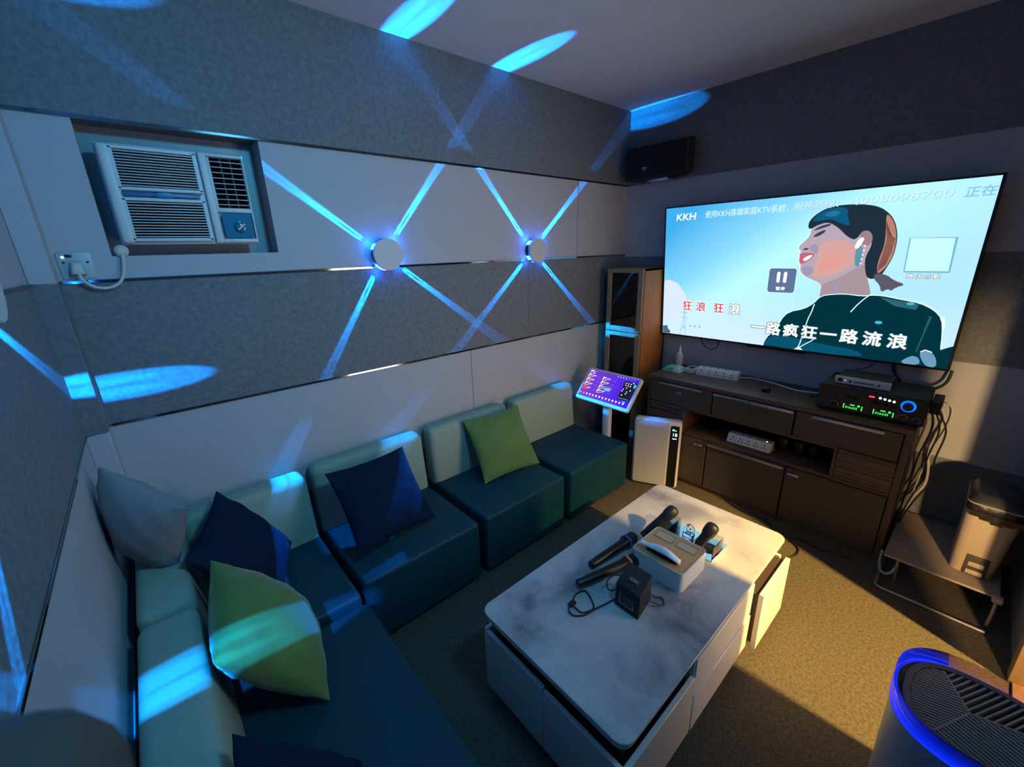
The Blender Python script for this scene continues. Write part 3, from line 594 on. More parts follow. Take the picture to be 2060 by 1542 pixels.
MB().box((SX - 0.010, -0.845, 0.394), (SX + 0.01, -0.597, 0.598), M_ZEBRA, 0.001, 1).build('striped_panel', t)
MB().box((SX - 0.010, -2.036, 0.394), (SX + 0.01, -1.787, 0.598), M_ZEBRA, 0.001, 1).build('striped_panel', t)

# ------------------------------------------------------------------ things on and in the sideboard
def strip_socket(c, ln, wd, ht, rz, label, led=False):
    t = thing('power_strip', label, 'power strip', c, 'white power strips at the sideboard')
    M = Matrix.Translation(c) @ Matrix.Rotation(rz, 4, 'Z')
    b = MB(); b.hexa([(-wd / 2, -ln / 2, 0), (wd / 2, -ln / 2, 0), (wd / 2, ln / 2, 0), (-wd / 2, ln / 2, 0)], [(-wd / 2 + 0.016, -ln / 2 + 0.004, ht), (wd / 2 - 0.012, -ln / 2 + 0.004, ht), (wd / 2 - 0.012, ln / 2 - 0.004, ht), (-wd / 2 + 0.016, ln / 2 - 0.004, ht)], M_WHITE, 0.004, 2, M); b.build('body', t)
    tilt = math.atan2(0.016, ht)
    Mf = M @ Matrix.Translation((-wd / 2 + 0.008, 0, ht / 2)) @ Matrix.Rotation(tilt, 4, 'Y')
    for i in range(5):
        y = (i - 2) * ln * 0.18; h = MB()
        h.box((-0.0022, y - 0.019, -0.019), (0.001, y + 0.019, 0.019), M_WHITE, 0.001, 1, Mf)
        h.box((-0.0032, y - 0.0035, 0.004), (0.001, y + 0.0035, 0.014), M_BLACK, 0, 1, Mf)
        for q in (-1, 1): h.box((-0.0032, y + q * 0.010 - 0.0045, -0.013), (0.001, y + q * 0.010 + 0.0045, -0.007), M_BLACK, 0, 1, Mf)
        h.build('outlet', t)
        MB().box((-0.004, y - 0.006, ht - 0.001), (0.006, y + 0.006, ht + 0.002), mat('grey_switch', (0.10, 0.10, 0.11), 0.6), 0.001, 1, M).build('switch', t)
    if led: MB().lathe([(0.006, 0), (0.005, 0.003), (0.001, 0.003)], glowmat('amber_led', (1.0, 0.75, 0.4), 1.5), 12, M @ Matrix.Translation((-0.01, -ln / 2 + 0.035, ht - 0.001))).build('switch_light', t)
strip_socket((-0.16, -0.965, SZ), 0.29, 0.095, 0.055, 0.09, 'white slanted power strip lying on top of the sideboard beside the bottle')
strip_socket((-0.335, -1.30, 0.414), 0.275, 0.090, 0.062, 0.0, 'white slanted power strip in the open niche of the sideboard', True)
t = thing('glue_bottle', 'white squeeze bottle with pointed nozzle on the sideboard', 'bottle', (-0.12, -0.64, SZ))
Mx = Matrix.Translation((-0.12, -0.64, SZ))
MB().lathe([(0.024, 0), (0.026, 0.006), (0.026, 0.10), (0.022, 0.115), (0.012, 0.120)], mat('milky_plastic', (0.62, 0.58, 0.52), 0.5), 20, Mx).build('body', t)
MB().lathe([(0.014, 0.119), (0.014, 0.130), (0.010, 0.140), (0.004, 0.178), (0.001, 0.180)], M_WHITE, 16, Mx).build('nozzle', t)
MB().lathe([(0.0265, 0.03), (0.0265, 0.085)], mat('bottle_sticker', (0.55, 0.40, 0.33), 0.6, col2=(0.6, 0.58, 0.55), noise=0.3, scale=60), 20, Mx).build('sticker', t)
t = thing('wet_wipe_pack', 'crumpled green and white packet at the left end of the sideboard', 'packet', (-0.22, -0.64, SZ))
b = MB()
n = 10; vs = []; fs = []
for i in range(n + 1):
    for j in range(n + 1):
        u, v = i / n * 2 - 1, j / n * 2 - 1
        h = 0.034 * ((1 - u ** 4) * (1 - v ** 4)) ** 0.6 * (0.85 + 0.3 * math.sin(5 * u + 3 * v)) + 0.002
        vs.append((-0.215 + u * 0.062, -0.655 + v * 0.075, SZ + h))
for i in range(n):
    for j in range(n): fs.append((i * (n + 1) + j, (i + 1) * (n + 1) + j, (i + 1) * (n + 1) + j + 1, i * (n + 1) + j + 1))
m_gp = mat('green_film', (0.05, 0.38, 0.24), 0.3); m_wp = mat('white_film', (0.45, 0.47, 0.40), 0.3)
b.add(vs, [f for q, f in enumerate(fs) if q % n >= 4], m_gp); b.add(vs, [f for q, f in enumerate(fs) if q % n < 4], m_wp)
b.box((-0.275, -0.73, SZ), (-0.155, -0.58, SZ + 0.003), m_gp); b.build('packet_body', t)
t = thing('charger_box', 'small white open-topped box between packet and power strip', 'box', (-0.16, -0.775, SZ))
b = MB(); b.prism(rrect(-0.215, -0.815, -0.115, -0.735, 0.012), SZ, SZ + 0.034, mat('cream_plastic', (0.58, 0.57, 0.52), 0.45), 0.003, 1); b.build('body', t)
MB().box((-0.20, -0.795, SZ + 0.033), (-0.145, -0.755, SZ + 0.0355), M_BLACK, 0.001, 1).build('recess', t)
t = tag(MB().lathe([(0.024, 0), (0.027, 0.008), (0.023, 0.026), (0.010, 0.033), (0.001, 0.034)], M_RUBBER, 18, Matrix.Translation((-0.285, -1.33, SZ)), 1.25, 1.0).build('door_stop', None, (-0.285, -1.33, SZ)), 'small black rubber knob on top of the sideboard', 'knob')
for i, y in enumerate((-1.475, -1.565, -1.645)):
    Mx = Matrix.Translation((-0.26, y, 0.414)); t = thing('speaker_can', ('leftmost', 'middle', 'rightmost')[i] + ' of three black canisters in the open niche of the sideboard', 'canister', (-0.26, y, 0.414), 'black canisters in the niche')
    MB().lathe([(0.034, 0), (0.036, 0.006), (0.036, 0.075), (0.033, 0.085)], M_BLACK, 24, Mx).build('body', t)
    MB().lathe([(0.034, 0.083), (0.031, 0.093), (0.001, 0.094)], M_MATTEB, 24, Mx).build('lid', t)

# amplifier and receiver
AXF, AYL, AYR = -0.40, -1.635, -2.085
t = thing('amplifier', 'black karaoke amplifier with green displays and blue ring knob on the sideboard', 'amplifier', (-0.25, -1.86, SZ))
b = MB(); b.box((-0.385, AYR, SZ + 0.008), (-0.08, AYL, SZ + 0.150), M_MATTEB, 0.003)
for x in (-0.36, -0.11):
    for y in (-1.67, -2.05): b.box((x - 0.015, y - 0.015, SZ), (x + 0.015, y + 0.015, SZ + 0.009), M_RUBBER)
b.build('case', t)
fx = AXF + 0.015
MB().box((AXF + 0.006, AYR - 0.004, SZ + 0.010), (fx + 0.002, AYL + 0.004, SZ + 0.152), M_BLACK, 0.002, 1).build('front_panel', t)
Mk = lambda y, z: Matrix.Translation((AXF + 0.008, y, z)) @ Matrix.Rotation(-PI / 2, 4, 'Y')
for y, z, r in ((-1.715, 0.844, 0.018), (-2.006, 0.834, 0.021), (-2.061, 0.833, 0.017), (-1.77, 0.884, 0.012), (-1.80, 0.882, 0.012), (-1.885, 0.882, 0.013), (-1.925, 0.878, 0.012), (-1.96, 0.873, 0.012)):
    kb = MB().lathe([(r, 0), (r, 0.016), (r - 0.003, 0.018), (0.001, 0.018)], M_BLACK, 20, Mk(y, z)).build('knob', t)
    if r > 0.014: MB().lathe([(r + 0.001, 0.010), (r + 0.0012, 0.014), (r - 0.002, 0.0165)], M_ALU, 24, Mk(y, z)).build('chrome_ring', kb)
m_dblue = glowmat('knob_blue_ring', (0.0, 0.08, 1.0), 3.0); m_g = glowmat('display_green', (0.05, 1.0, 0.12), 1.6); m_r = glowmat('display_red', (1.0, 0.05, 0.10), 1.3); m_wb = glowmat('button_light', (0.45, 0.60, 1.0), 3.0)
kb = MB().lathe([(0.022, 0), (0.022, 0.018), (0.019, 0.021), (0.001, 0.021)], M_BLACK, 24, Mk(-2.017, 0.900)).build('volume_knob', t)
MB().lathe([(0.024, 0.000), (0.030, 0.001), (0.030, 0.003), (0.024, 0.003)], m_dblue, 28, Mk(-2.017, 0.900)).build('light_ring', kb)
for y in (-1.798, -1.928):
    d = MB(); d.box((AXF + 0.004, y - 0.045, 0.822), (AXF + 0.0075, y + 0.045, 0.858), M_BLACK)
    vs, fs = text_polys('016:635', 0.017)
    Mt = Matrix(((0, 0, -1, AXF + 0.0035), (-1, 0, 0, y + 0.032), (0, 1, 0, 0.828), (0, 0, 0, 1)))
    d.add(vs, fs, m_g, False, Mt)
    for yy in (-0.040, 0.040): d.box((AXF + 0.0034, y + yy - 0.002, 0.826), (AXF + 0.0045, y + yy + 0.002, 0.852), m_g)
    d.box((AXF + 0.0034, y - 0.008, 0.848), (AXF + 0.0045, y + 0.012, 0.853), m_g); d.box((AXF + 0.0034, y - 0.030, 0.845), (AXF + 0.0045, y - 0.020, 0.854), m_g)
    d.build('display', t)
MB().box((AXF + 0.004, -1.880, 0.913), (AXF + 0.007, -1.856, 0.921), m_r).build('indicator', t)
b = MB()
for i in range(4): b.lathe([(0.006, 0), (0.006, 0.003), (0.001, 0.003)], m_wb, 12, Mk(-1.903 - i * 0.019, 0.917 - i * 0.0022))
b.box((AXF + 0.0062, -1.972, 0.906), (AXF + 0.0072, -1.892, 0.926), glowmat('button_halo', (0.0, 0.015, 0.75), 0.7)); b.build('button_row', t)
t = thing('receiver_box', 'flat silver-fronted receiver box on top of the black amplifier', 'receiver', (-0.25, -1.81, SZ + 0.152))
zr = SZ + 0.1525
MB().box((-0.335, -1.925, zr + 0.003), (-0.14, -1.690, zr + 0.040), M_MATTEB, 0.002).build('case', t)
MB().box((-0.343, -1.930, zr), (-0.334, -1.685, zr + 0.043), M_SILVER, 0.002, 1).build('front_panel', t)
b = MB(); Mr = lambda y, z: Matrix.Translation((-0.342, y, z)) @ Matrix.Rotation(-PI / 2, 4, 'Y')
b.box((-0.345, -1.720, zr + 0.012), (-0.342, -1.700, zr + 0.031), M_BLACK, 0.001, 1); b.build('power_switch', t)
for y in (-1.755, -1.880): MB().lathe([(0.006, 0), (0.006, 0.004), (0.001, 0.004)], M_BLACK, 14, Mr(y, zr + 0.021)).build('button', t)
MB().box((-0.345, -1.860, zr + 0.018), (-0.342, -1.775, zr + 0.023), M_BLACK).build('slot', t)
MB().lathe([(0.003, 0), (0.001, 0.002)], glowmat('white_led', (1, 1, 1), 3.0), 8, Mr(-1.732, zr + 0.021)).build('indicator', t)
tag(MB().box((-0.30, -2.130, SZ + 0.06), (-0.12, -2.090, SZ + 0.125), M_MATTEB, 0.004).build('power_adapter', None, (-0.2, -2.11, SZ + 0.06)), 'black adapter block at the right side of the amplifier', 'adapter')

# cables on the right-hand wall
def cable(name, label, pts, r, mt, group=None, cat='cable'):
    p = Vector(pts[0]); return tag(MB().tube(pts, r, mt).build(name, None, p), label, cat, group)
G1 = 'cables hanging beside the sideboard'
cable('power_cable', 'thick black cable looping from the television corner down to the amplifier', [(-0.06, -1.885, 1.05), (-0.05, -1.90, 0.985), (-0.05, -1.96, 0.915), (-0.06, -2.03, 0.90), (-0.06, -2.11, 0.96), (-0.05, -2.125, 1.04)], 0.007, M_RUBBER)
cable('signal_cable', 'thin black cable arcing below the left part of the television', [(-0.06, -0.765, 1.04), (-0.04, -0.785, 0.985), (-0.03, -0.835, 0.958), (-0.04, -0.885, 0.985), (-0.06, -0.905, 1.035)], 0.0028, M_RUBBER)
cable('signal_cable', 'thin black cable slanting from the television to the receiver box', [(-0.07, -1.82, 1.04), (-0.06, -1.77, 0.99), (-0.10, -1.73, SZ + 0.19)], 0.0025, M_RUBBER)
cable('signal_cable', 'thin black cable dropping straight behind the receiver box', [(-0.07, -1.90, 1.04), (-0.05, -1.905, 0.97), (-0.07, -1.90, SZ + 0.155)], 0.003, M_RUBBER)
cable('signal_cable', 'black cable leaving the left side of the amplifier', [(-0.10, -1.64, SZ + 0.13), (-0.10, -1.60, SZ + 0.08), (-0.17, -1.585, SZ + 0.006), (-0.22, -1.56, SZ + 0.004)], 0.004, M_RUBBER)
cable('white_cord', 'white cord lying along the back edge of the sideboard top', [(-0.10, -1.10, SZ + 0.005), (-0.06, -1.18, SZ + 0.005), (-0.09, -1.32, SZ + 0.005), (-0.15, -1.46, SZ + 0.005), (-0.12, -1.58, SZ + 0.005)], 0.005, M_WHITE)
for i, (dy, dx, lb) in enumerate(((0.0, 0.0, 'black cable hanging closest to the end of the sideboard'), (-0.030, 0.02, 'black cable hanging second from the end of the sideboard'), (-0.055, 0.03, 'outermost black cable looping beside the sideboard'))):
    cable('power_cable', lb, [(-0.20 + dx, -2.100 + dy * 0.3, SZ + 0.05), (-0.19 + dx, -2.115 + dy, SZ - 0.06), (-0.18 + dx, -2.095 + dy * 1.2, 0.56), (-0.15 + dx, -2.092 + dy * 1.3, 0.40), (-0.19 + dx, -2.086 + dy * 0.6, 0.25), (-0.26 + dx, -2.078 + dy * 0.2, 0.10), (-0.34 + dx, -2.082 + dy * 0.2, 0.012)], 0.0042, M_RUBBER, G1)
cable('white_cord', 'white cord zigzagging down the wall beside the sideboard', [(-0.03, -2.12, 0.83), (-0.03, -2.150, 0.76), (-0.03, -2.130, 0.64), (-0.03, -2.118, 0.58), (-0.04, -2.145, 0.46), (-0.05, -2.150, 0.36), (-0.08, -2.118, 0.27), (-0.12, -2.105, 0.20)], 0.0065, M_OFFW)
cable('beige_cord', 'thin beige cord hanging outermost beside the sideboard', [(-0.04, -2.10, 0.86), (-0.03, -2.165, 0.83), (-0.03, -2.172, 0.72), (-0.03, -2.14, 0.55), (-0.05, -2.12, 0.40), (-0.10, -2.11, 0.22)], 0.003, M_OFFW)
cable('floor_cable', 'black cable lying on the carpet between sideboard and coffee table', [(-0.42, -1.20, 0.006), (-0.487, -1.321, 0.006), (-0.504, -1.422, 0.006), (-0.492, -1.508, 0.006), (-0.583, -1.595, 0.006), (-0.596, -1.667, 0.006), (-0.661, -1.74, 0.006), (-0.763, -1.729, 0.006), (-0.90, -1.62, 0.006), (-1.15, -1.5, 0.006)], 0.0048, M_RUBBER)
cable('floor_cable', 'black cable lying along the foot of the sideboard towards the stand', [(-0.590, -1.632, 0.005), (-0.548, -1.70, 0.005), (-0.555, -1.76, 0.005), (-0.571, -1.825, 0.005), (-0.545, -1.90, 0.005), (-0.533, -1.992, 0.005)], 0.004, M_RUBBER)

# ------------------------------------------------------------------ touch-screen kiosk
t = thing('touch_kiosk', 'white touch screen song terminal on a post behind the last sofa module', 'touch screen', (-0.70, -0.40, 0))
KTL, KTR, KBL = Vector((-0.625, -0.155, 0.812)), Vector((-0.635, -0.640, 0.812)), Vector((-0.805, -0.155, 0.604))
KU = (KTR - KTL).normalized(); KV = (KBL - KTL); KV = (KV - KU * KV.dot(KU)).normalized(); KN = KV.cross(KU)
if KN.z < 0: KN = -KN
KW, KH = 0.485, 0.275
KM = Matrix(((KU.x, KV.x, KN.x, KTL.x), (KU.y, KV.y, KN.y, KTL.y), (KU.z, KV.z, KN.z, KTL.z), (0, 0, 0, 1)))
b = MB(); b.prism(rrect(0, 0, KW, KH, 0.016), -0.028, 0.0, M_WHITE, 0.004, 2, KM); b.build('frame', t)
k = MB(); kl = [0]
def kbox(x0, y0, x1, y1, mt):
    kl[0] += 1; z = 0.0006 + kl[0] * 0.00003
    k.poly([KM @ Vector((x, y, z)) for x, y in ((x0, y0), (x1, y0), (x1, y1), (x0, y1))], mt)
def kdot(cx, cy, r, mt, n=10):
    kl[0] += 1; z = 0.0006 + kl[0] * 0.00003
    k.poly([KM @ Vector((cx + r * math.cos(2 * PI * i / n), cy + r * math.sin(2 * PI * i / n), z)) for i in range(n)], mt)
def uimat():
    m = bpy.data.materials.new('ui_gradient'); m.use_nodes = True; nt = m.node_tree; nt.nodes.clear()
    tc = nt.nodes.new('ShaderNodeTexCoord'); sp = nt.nodes.new('ShaderNodeSeparateXYZ'); r = nt.nodes.new('ShaderNodeMapRange'); cr = nt.nodes.new('ShaderNodeValToRGB'); em = nt.nodes.new('ShaderNodeEmission'); o = nt.nodes.new('ShaderNodeOutputMaterial')
    nt.links.new(tc.outputs['Object'], sp.inputs[0]); nt.links.new(sp.outputs['Y'], r.inputs[0]); r.inputs[1].default_value = 0.24; r.inputs[2].default_value = -0.22
    cr.color_ramp.elements[0].color = (*srgb(112, 56, 190), 1); cr.color_ramp.elements[1].color = (*srgb(58, 28, 214), 1)
    nt.links.new(r.outputs[0], cr.inputs[0]); nt.links.new(cr.outputs[0], em.inputs[0]); nt.links.new(em.outputs[0], o.inputs[0]); return m
u_bg = uimat(); u_w = glowmat('ui_white', srgb(250, 248, 255), 1.0); u_soft = glowmat('ui_soft', srgb(170, 140, 235), 1.0); u_dk = glowmat('ui_dark', srgb(22, 30, 52), 1.0); u_teal = glowmat('ui_teal', srgb(60, 205, 200), 1.0); u_red = glowmat('ui_red', srgb(238, 70, 70), 1.0); u_pk = glowmat('ui_pink', srgb(240, 120, 220), 1.0); u_tn = glowmat('ui_thumb', srgb(214, 190, 170), 1.0); u_bk = glowmat('ui_hair', srgb(40, 22, 40), 1.0)
kbox(0.016, 0.016, KW - 0.016, KH - 0.026, u_bg)
kbox(0.028, 0.021, 0.060, 0.031, u_w); kbox(0.066, 0.024, 0.095, 0.027, u_soft)
for i in range(7): kdot(0.285 + i * 0.024, 0.026 + (0.0), 0.004, u_w if i < 4 else u_soft)
kbox(0.026, 0.040, 0.040, 0.045, u_w); kbox(0.052, 0.040, 0.078, 0.045, u_w)
kbox(0.360, 0.046, KW - 0.020, 0.196, u_dk)
for c_, x0 in ((0, 0.026), (1, 0.165)):
    for r_ in range(4):
        y0 = 0.054 + r_ * 0.036
        kbox(x0, y0, x0 + 0.030, y0 + 0.030, u_red if (c_ == 0 and r_ == 3) else u_tn)
        if not (c_ == 0 and r_ == 3): kdot(x0 + 0.017, y0 + 0.018, 0.009, u_bk); kdot(x0 + 0.010, y0 + 0.012, 0.006, u_w)
        kbox(x0 + 0.038, y0 + 0.006, x0 + 0.072, y0 + 0.011, u_w); kbox(x0 + 0.038, y0 + 0.018, x0 + 0.045, y0 + 0.023, u_w); kbox(x0 + 0.050, y0 + 0.018, x0 + 0.064, y0 + 0.022, u_soft)
        for q in range(2): kdot(x0 + 0.103 + q * 0.014, y0 + 0.016, 0.003, u_soft)
for i, (x, y) in enumerate([(0.378, 0.062), (0.398, 0.062), (0.418, 0.062), (0.380, 0.078), (0.400, 0.080), (0.420, 0.080), (0.396, 0.098), (0.374, 0.112), (0.372, 0.128), (0.434, 0.112), (0.412, 0.128), (0.410, 0.144), (0.384, 0.160)]): kdot(x, y, 0.0048, u_w)
kbox(0.446, 0.058, 0.462, 0.086, u_teal); kbox(0.430, 0.048, 0.442, 0.054, u_w); kbox(0.415, 0.204, 0.438, 0.213, u_teal)
for i in range(8): kdot(0.372 + i * 0.011, 0.186, 0.0022, u_w)
for i in range(14):
    kdot(0.032 + i * 0.0305, 0.222, 0.0075 if i else 0.009, u_pk if i < 2 else u_w); kbox(0.026 + i * 0.0305, 0.234, 0.038 + i * 0.0305, 0.237, u_soft)
k.build('screen', t)
b = MB(); b.box((-0.735, -0.430, 0.02), (-0.690, -0.370, 0.72), M_WHITE, 0.008); b.build('post', t)
MB().prism(rrect(-0.775, -0.50, -0.62, -0.29, 0.02), 0.0, 0.022, M_WHITE, 0.004).build('base', t)

# ------------------------------------------------------------------ slim air purifier by the sideboard
FL, FR = Vector((-0.700, -0.635, 0)), Vector((-0.565, -0.930, 0))
PU = (FR - FL).normalized(); PN = Vector((PU.y, -PU.x, 0)); PN = PN if PN.x < 0 else -PN
PW = (FR - FL).length; PH = 0.535
PM = Matrix(((PU.x, 0, PN.x, FL.x), (PU.y, 0, PN.y, FL.y), (0, 1, 0, 0), (0, 0, 0, 1)))   # x along the front, y up, z out of the front
t = thing('air_purifier', 'slim white air purifier with black display strip standing before the sideboard', 'air purifier', (FL + FR) / 2 - PN * 0.06)
b = MB()
b.prism(rrect(0, 0.012, PW, PH, 0.024), -0.060, 0.0, M_WHITE, 0.005, 2, PM)
b.hexa([PM @ Vector((x, y, -0.058)) for x, y in rrect(0.0, 0.014, PW, PH - 0.004, 0.024)], [PM @ Vector((x, y, -0.122)) for x, y in rrect(0.016, 0.030, PW - 0.010, PH - 0.035, 0.03)], M_WHITE, 0.003, 1)
b.build('body', t)
MB().prism(rrect(0.010, 0.02, PW * 0.745, PH - 0.012, 0.006), 0.0, 0.010, mat('pearl_panel', (0.46, 0.46, 0.46), 0.38), 0.004, 2, PM).build('front_panel', t)
MB().box((0.095, PH - 0.058, 0.0095), (0.135, PH - 0.0555, 0.0106), M_ALU, 0, 1, PM).build('logo', t)
d = MB().prism(rrect(PW * 0.775, 0.02, PW * 0.955, PH - 0.030, 0.010), 0.0, 0.006, M_BLACK, 0.002, 1, PM).build('control_strip', t)
x0 = PW * 0.865; m_ic = glowmat('purifier_icons', (0.75, 1.0, 0.92), 1.6); m_ic2 = glowmat('purifier_icons_green', (0.3, 0.95, 0.7), 1.2)
b = MB()
for (dx, dy, r) in ((-0.010, -0.060, 0.007), (0.006, -0.064, 0.004)): b.box((x0 + dx - r, PH + dy - r, 0.006), (x0 + dx + r, PH + dy + r, 0.0066), m_ic2, 0, 1, PM)
vs, fs = text_polys('18', 0.036); b.add(vs, fs, m_ic, False, PM @ Matrix.Translation((x0 - 0.018, PH - 0.108, 0.0064)))
b.box((x0 - 0.014, PH - 0.130, 0.006), (x0 + 0.014, PH - 0.124, 0.0066), m_ic, 0, 1, PM); b.build('display', d)

# ------------------------------------------------------------------ sofa modules
SH = 0.372
G_S = 'modular sofa seats'
def back_mb(x0, x1, y0, y1, zt):
    """backrest along +y side: front face leans back"""
    b = MB(); b.hexa([(x0, y0, 0.30), (x1, y0, 0.30), (x1, y1, 0.30), (x0, y1, 0.30)], [(x0 + 0.004, y0 + 0.035, zt), (x1 - 0.004, y0 + 0.035, zt), (x1 - 0.004, y1, zt), (x0 + 0.004, y1, zt)], M_BACK, 0.034, 4)
    return b
def feet(t, x0, x1, y0, y1):
    for x in (x0 + 0.05, x1 - 0.05):
        for y in (y0 + 0.05, y1 - 0.05): MB().lathe([(0.022, 0), (0.022, 0.032), (0.001, 0.032)], M_BLACK, 14, Matrix.Translation((x, y, 0))).build('foot', t)
def module(x0, x1, y0, y1, label, nm='sofa_module'):
    t = thing(nm, label, 'sofa', ((x0 + x1) / 2, (y0 + y1) / 2, 0), G_S)
    MB().box((x0, y0, 0.03), (x1, y1, SH), M_SEAT, 0.020, 4).build('seat', t)
    feet(t, x0, x1, y0, y1)
    return t
t = module(-1.425, -0.800, -0.655, -0.025, 'teal sofa module with sage back at the cabinet end of the row')
back_mb(-1.425, -0.800, -0.165, -0.022, 0.715).build('backrest', t)
m3 = dup(t); m3.location.x -= 0.682; m3['label'] = 'teal sofa module with sage back carrying the upright green cushion'
m2 = dup(t); m2.location.x -= 1.352; m2['label'] = 'teal sofa module with sage back carrying the square navy cushion'
t = module(-3.450, -2.805, -0.700, -0.025, 'teal corner sofa module with sage backs on two sides', 'corner_sofa_module')
back_mb(-3.31, -2.805, -0.190, -0.022, 0.700).build('backrest', t)
b = MB(); b.hexa([(-3.455, -0.70, 0.30), (-3.275, -0.70, 0.30), (-3.275, -0.03, 0.30), (-3.455, -0.03, 0.30)], [(-3.455, -0.695, 0.70), (-3.312, -0.695, 0.70), (-3.312, -0.03, 0.70), (-3.455, -0.03, 0.70)], M_BACK, 0.034, 4); b.build('backrest', t)
t = thing('sofa_bench', 'long teal sofa bench with sage back along the left wall', 'sofa', (-3.12, -1.36, 0), G_S)
MB().box((-3.450, -1.985, 0.03), (-2.800, -0.745, SH), M_SEAT, 0.020, 4).build('seat', t); feet(t, -3.45, -2.80, -1.985, -0.745)
b = MB(); b.hexa([(-3.455, -1.985, 0.30), (-3.272, -1.985, 0.30), (-3.272, -0.712, 0.30), (-3.455, -0.712, 0.30)], [(-3.455, -1.98, 0.695), (-3.308, -1.98, 0.695), (-3.308, -0.716, 0.695), (-3.455, -0.716, 0.695)], M_BACK, 0.034, 4); b.build('backrest', t)

# ------------------------------------------------------------------ cushions
def cushion(name, label, c, R, s, th, mt, seed=0, clampx=None, pw=0.55):
    rnd = random.Random(seed); n = 26; vs = []; fs = []
    ph = [rnd.uniform(0, 6.28) for _ in range(6)]
    M = Matrix.Translation(c) @ Matrix(R).to_4x4()
    for side in (1, -1):
        for i in range(n + 1):
            for j in range(n + 1):
                u = math.sin((i / n - 0.5) * PI) ; v = math.sin((j / n - 0.5) * PI)
                e = max(0.0, (1 - u * u) * (1 - v * v)) ** pw
                edge = 1 - 0.075 * (1 - u * u) * abs(v) ** 3; edge2 = 1 - 0.075 * (1 - v * v) * abs(u) ** 3
                x = u * s / 2 * edge2; y = v * s / 2 * edge
                wr = 0.0035 * (math.sin(9 * u + 4 * v + ph[0]) * math.sin(7 * v + ph[1]) + math.sin(15 * (u - v) + ph[2]) * (abs(u * v)) * 1.4)
                vs.append(M @ Vector((x, y, side * (th / 2 * e + wr * min(1, e * 3)))))
    N = (n + 1) ** 2
    for sd in (0, 1):
        for i in range(n):
            for j in range(n):
                a = sd * N + i * (n + 1) + j; f = (a, a + n + 1, a + n + 2, a + 1)
                fs.append(f if sd == 0 else f[::-1])
    if clampx is not None:
        for v in vs: v.x = max(v.x, clampx)
    b = MB(); b.add(vs, fs, mt); o = b.build(name, None, c, 180)
    me = o.data; bb = bmesh.new(); bb.from_mesh(me); bmesh.ops.remove_doubles(bb, verts=bb.verts, dist=0.0005); bmesh.ops.recalc_face_normals(bb, faces=bb.faces); bb.to_mesh(me); bb.free()
    return tag(o, label, 'cushion', 'throw cushions on the sofa')
def frame(xd, ud):
    x = Vector(xd).normalized(); u = Vector(ud); u = (u - x * u.dot(x)).normalized(); z = x.cross(u)
    return ((x.x, u.x, z.x), (x.y, u.y, z.y), (x.z, u.z, z.z))
def rz(a): return Matrix.Rotation(math.radians(a), 3, 'Z')
RG = Matrix(((0.1147, -0.5517, 0.8261), (0.9905, 0.0003, -0.1374), (0.0755, 0.8341, 0.5465)))
cushion('cushion', 'green velvet cushion leaning upright on the sofa row near the cabinet', (-1.690, -0.300, 0.556), frame((0.9888, -0.1472, 0.0266), (0.06, 0.56, 0.82)), 0.415, 0.12, M_GREEN, 1)
cushion('cushion', 'square navy cushion leaning back in the middle of the sofa row', (-2.545, -0.405, 0.588), frame((0.9972, 0.0703, -0.0244), (-0.03, 0.66, 0.75)), 0.415, 0.12, M_NAVY, 2)
cushion('cushion', 'large green cushion crossed by a blue light beam on the near sofa bench', (-3.150, -0.860, 0.580), [list(r) for r in RG], 0.425, 0.21, M_GREEN, 3)
cushion('cushion', 'navy cushion in the sofa corner behind the large green cushion', (-3.125, -0.385, 0.590), [list(r) for r in (rz(-14) @ RG)], 0.42, 0.16, M_NAVY, 4)
cushion('cushion', 'pale grey cushion perched on the sofa backs in the corner', (-3.395, -0.405, 0.868), frame((0.59, -0.678, -0.438), (0.25, -0.363, 0.898)), 0.325, 0.155, M_GREY, 5, -3.475)
cn = Vector((-3.285, -1.305, 0.755)) - RG @ Vector((0.21, 0.21, 0))
cushion('cushion', 'navy cushion on the near sofa bench at the bottom edge', tuple(cn), [list(r) for r in RG], 0.42, 0.16, M_NAVY, 6)

# ------------------------------------------------------------------ coffee table
TZ0 = 0.437
TX0, TX1, TY0_, TY1_ = -2.522, -1.242, -1.793, -1.148
t = thing('coffee_table', 'white coffee table with cloudy marble glass top in the middle of the carpet', 'coffee table', ((TX0 + TX1) / 2, (TY0_ + TY1_) / 2, 0))
MB().prism(rrect(TX0, TY0_, TX1, TY1_, 0.045, 8), TZ0 - 0.012, TZ0, M_MARBLE, 0.002, 1).build('tabletop', t)
MB().prism(rrect(TX0 + 0.008, TY0_ + 0.008, TX1 - 0.008, TY1_ - 0.008, 0.04, 8), TZ0 - 0.042, TZ0 - 0.0135, M_LACQ, 0.009, 3).build('top_frame', t)
b = MB()
bx0, bx1, by0, by1 = TX0 + 0.010, TX1 - 0.012, TY0_ + 0.008, TY1_ - 0.012
b.box((bx0 + 0.03, by0 + 0.03, 0.055), (bx1 - 0.03, by1 - 0.03, TZ0 - 0.042), M_MATTEB)
b.box((-2.095, by0 + 0.004, 0.058), (-1.585, by1, TZ0 - 0.043), M_LACQ, 0.002, 1)
b.box((bx0 + 0.003, by0 + 0.02, 0.052), (bx1 - 0.003, by1 - 0.02, 0.064), M_LACQ, 0.002, 1)
b.build('carcass', t)
def tdrawer(lo, hi, nm='drawer'): return MB().box(lo, hi, M_LACQ, 0.002, 1).build(nm, t)
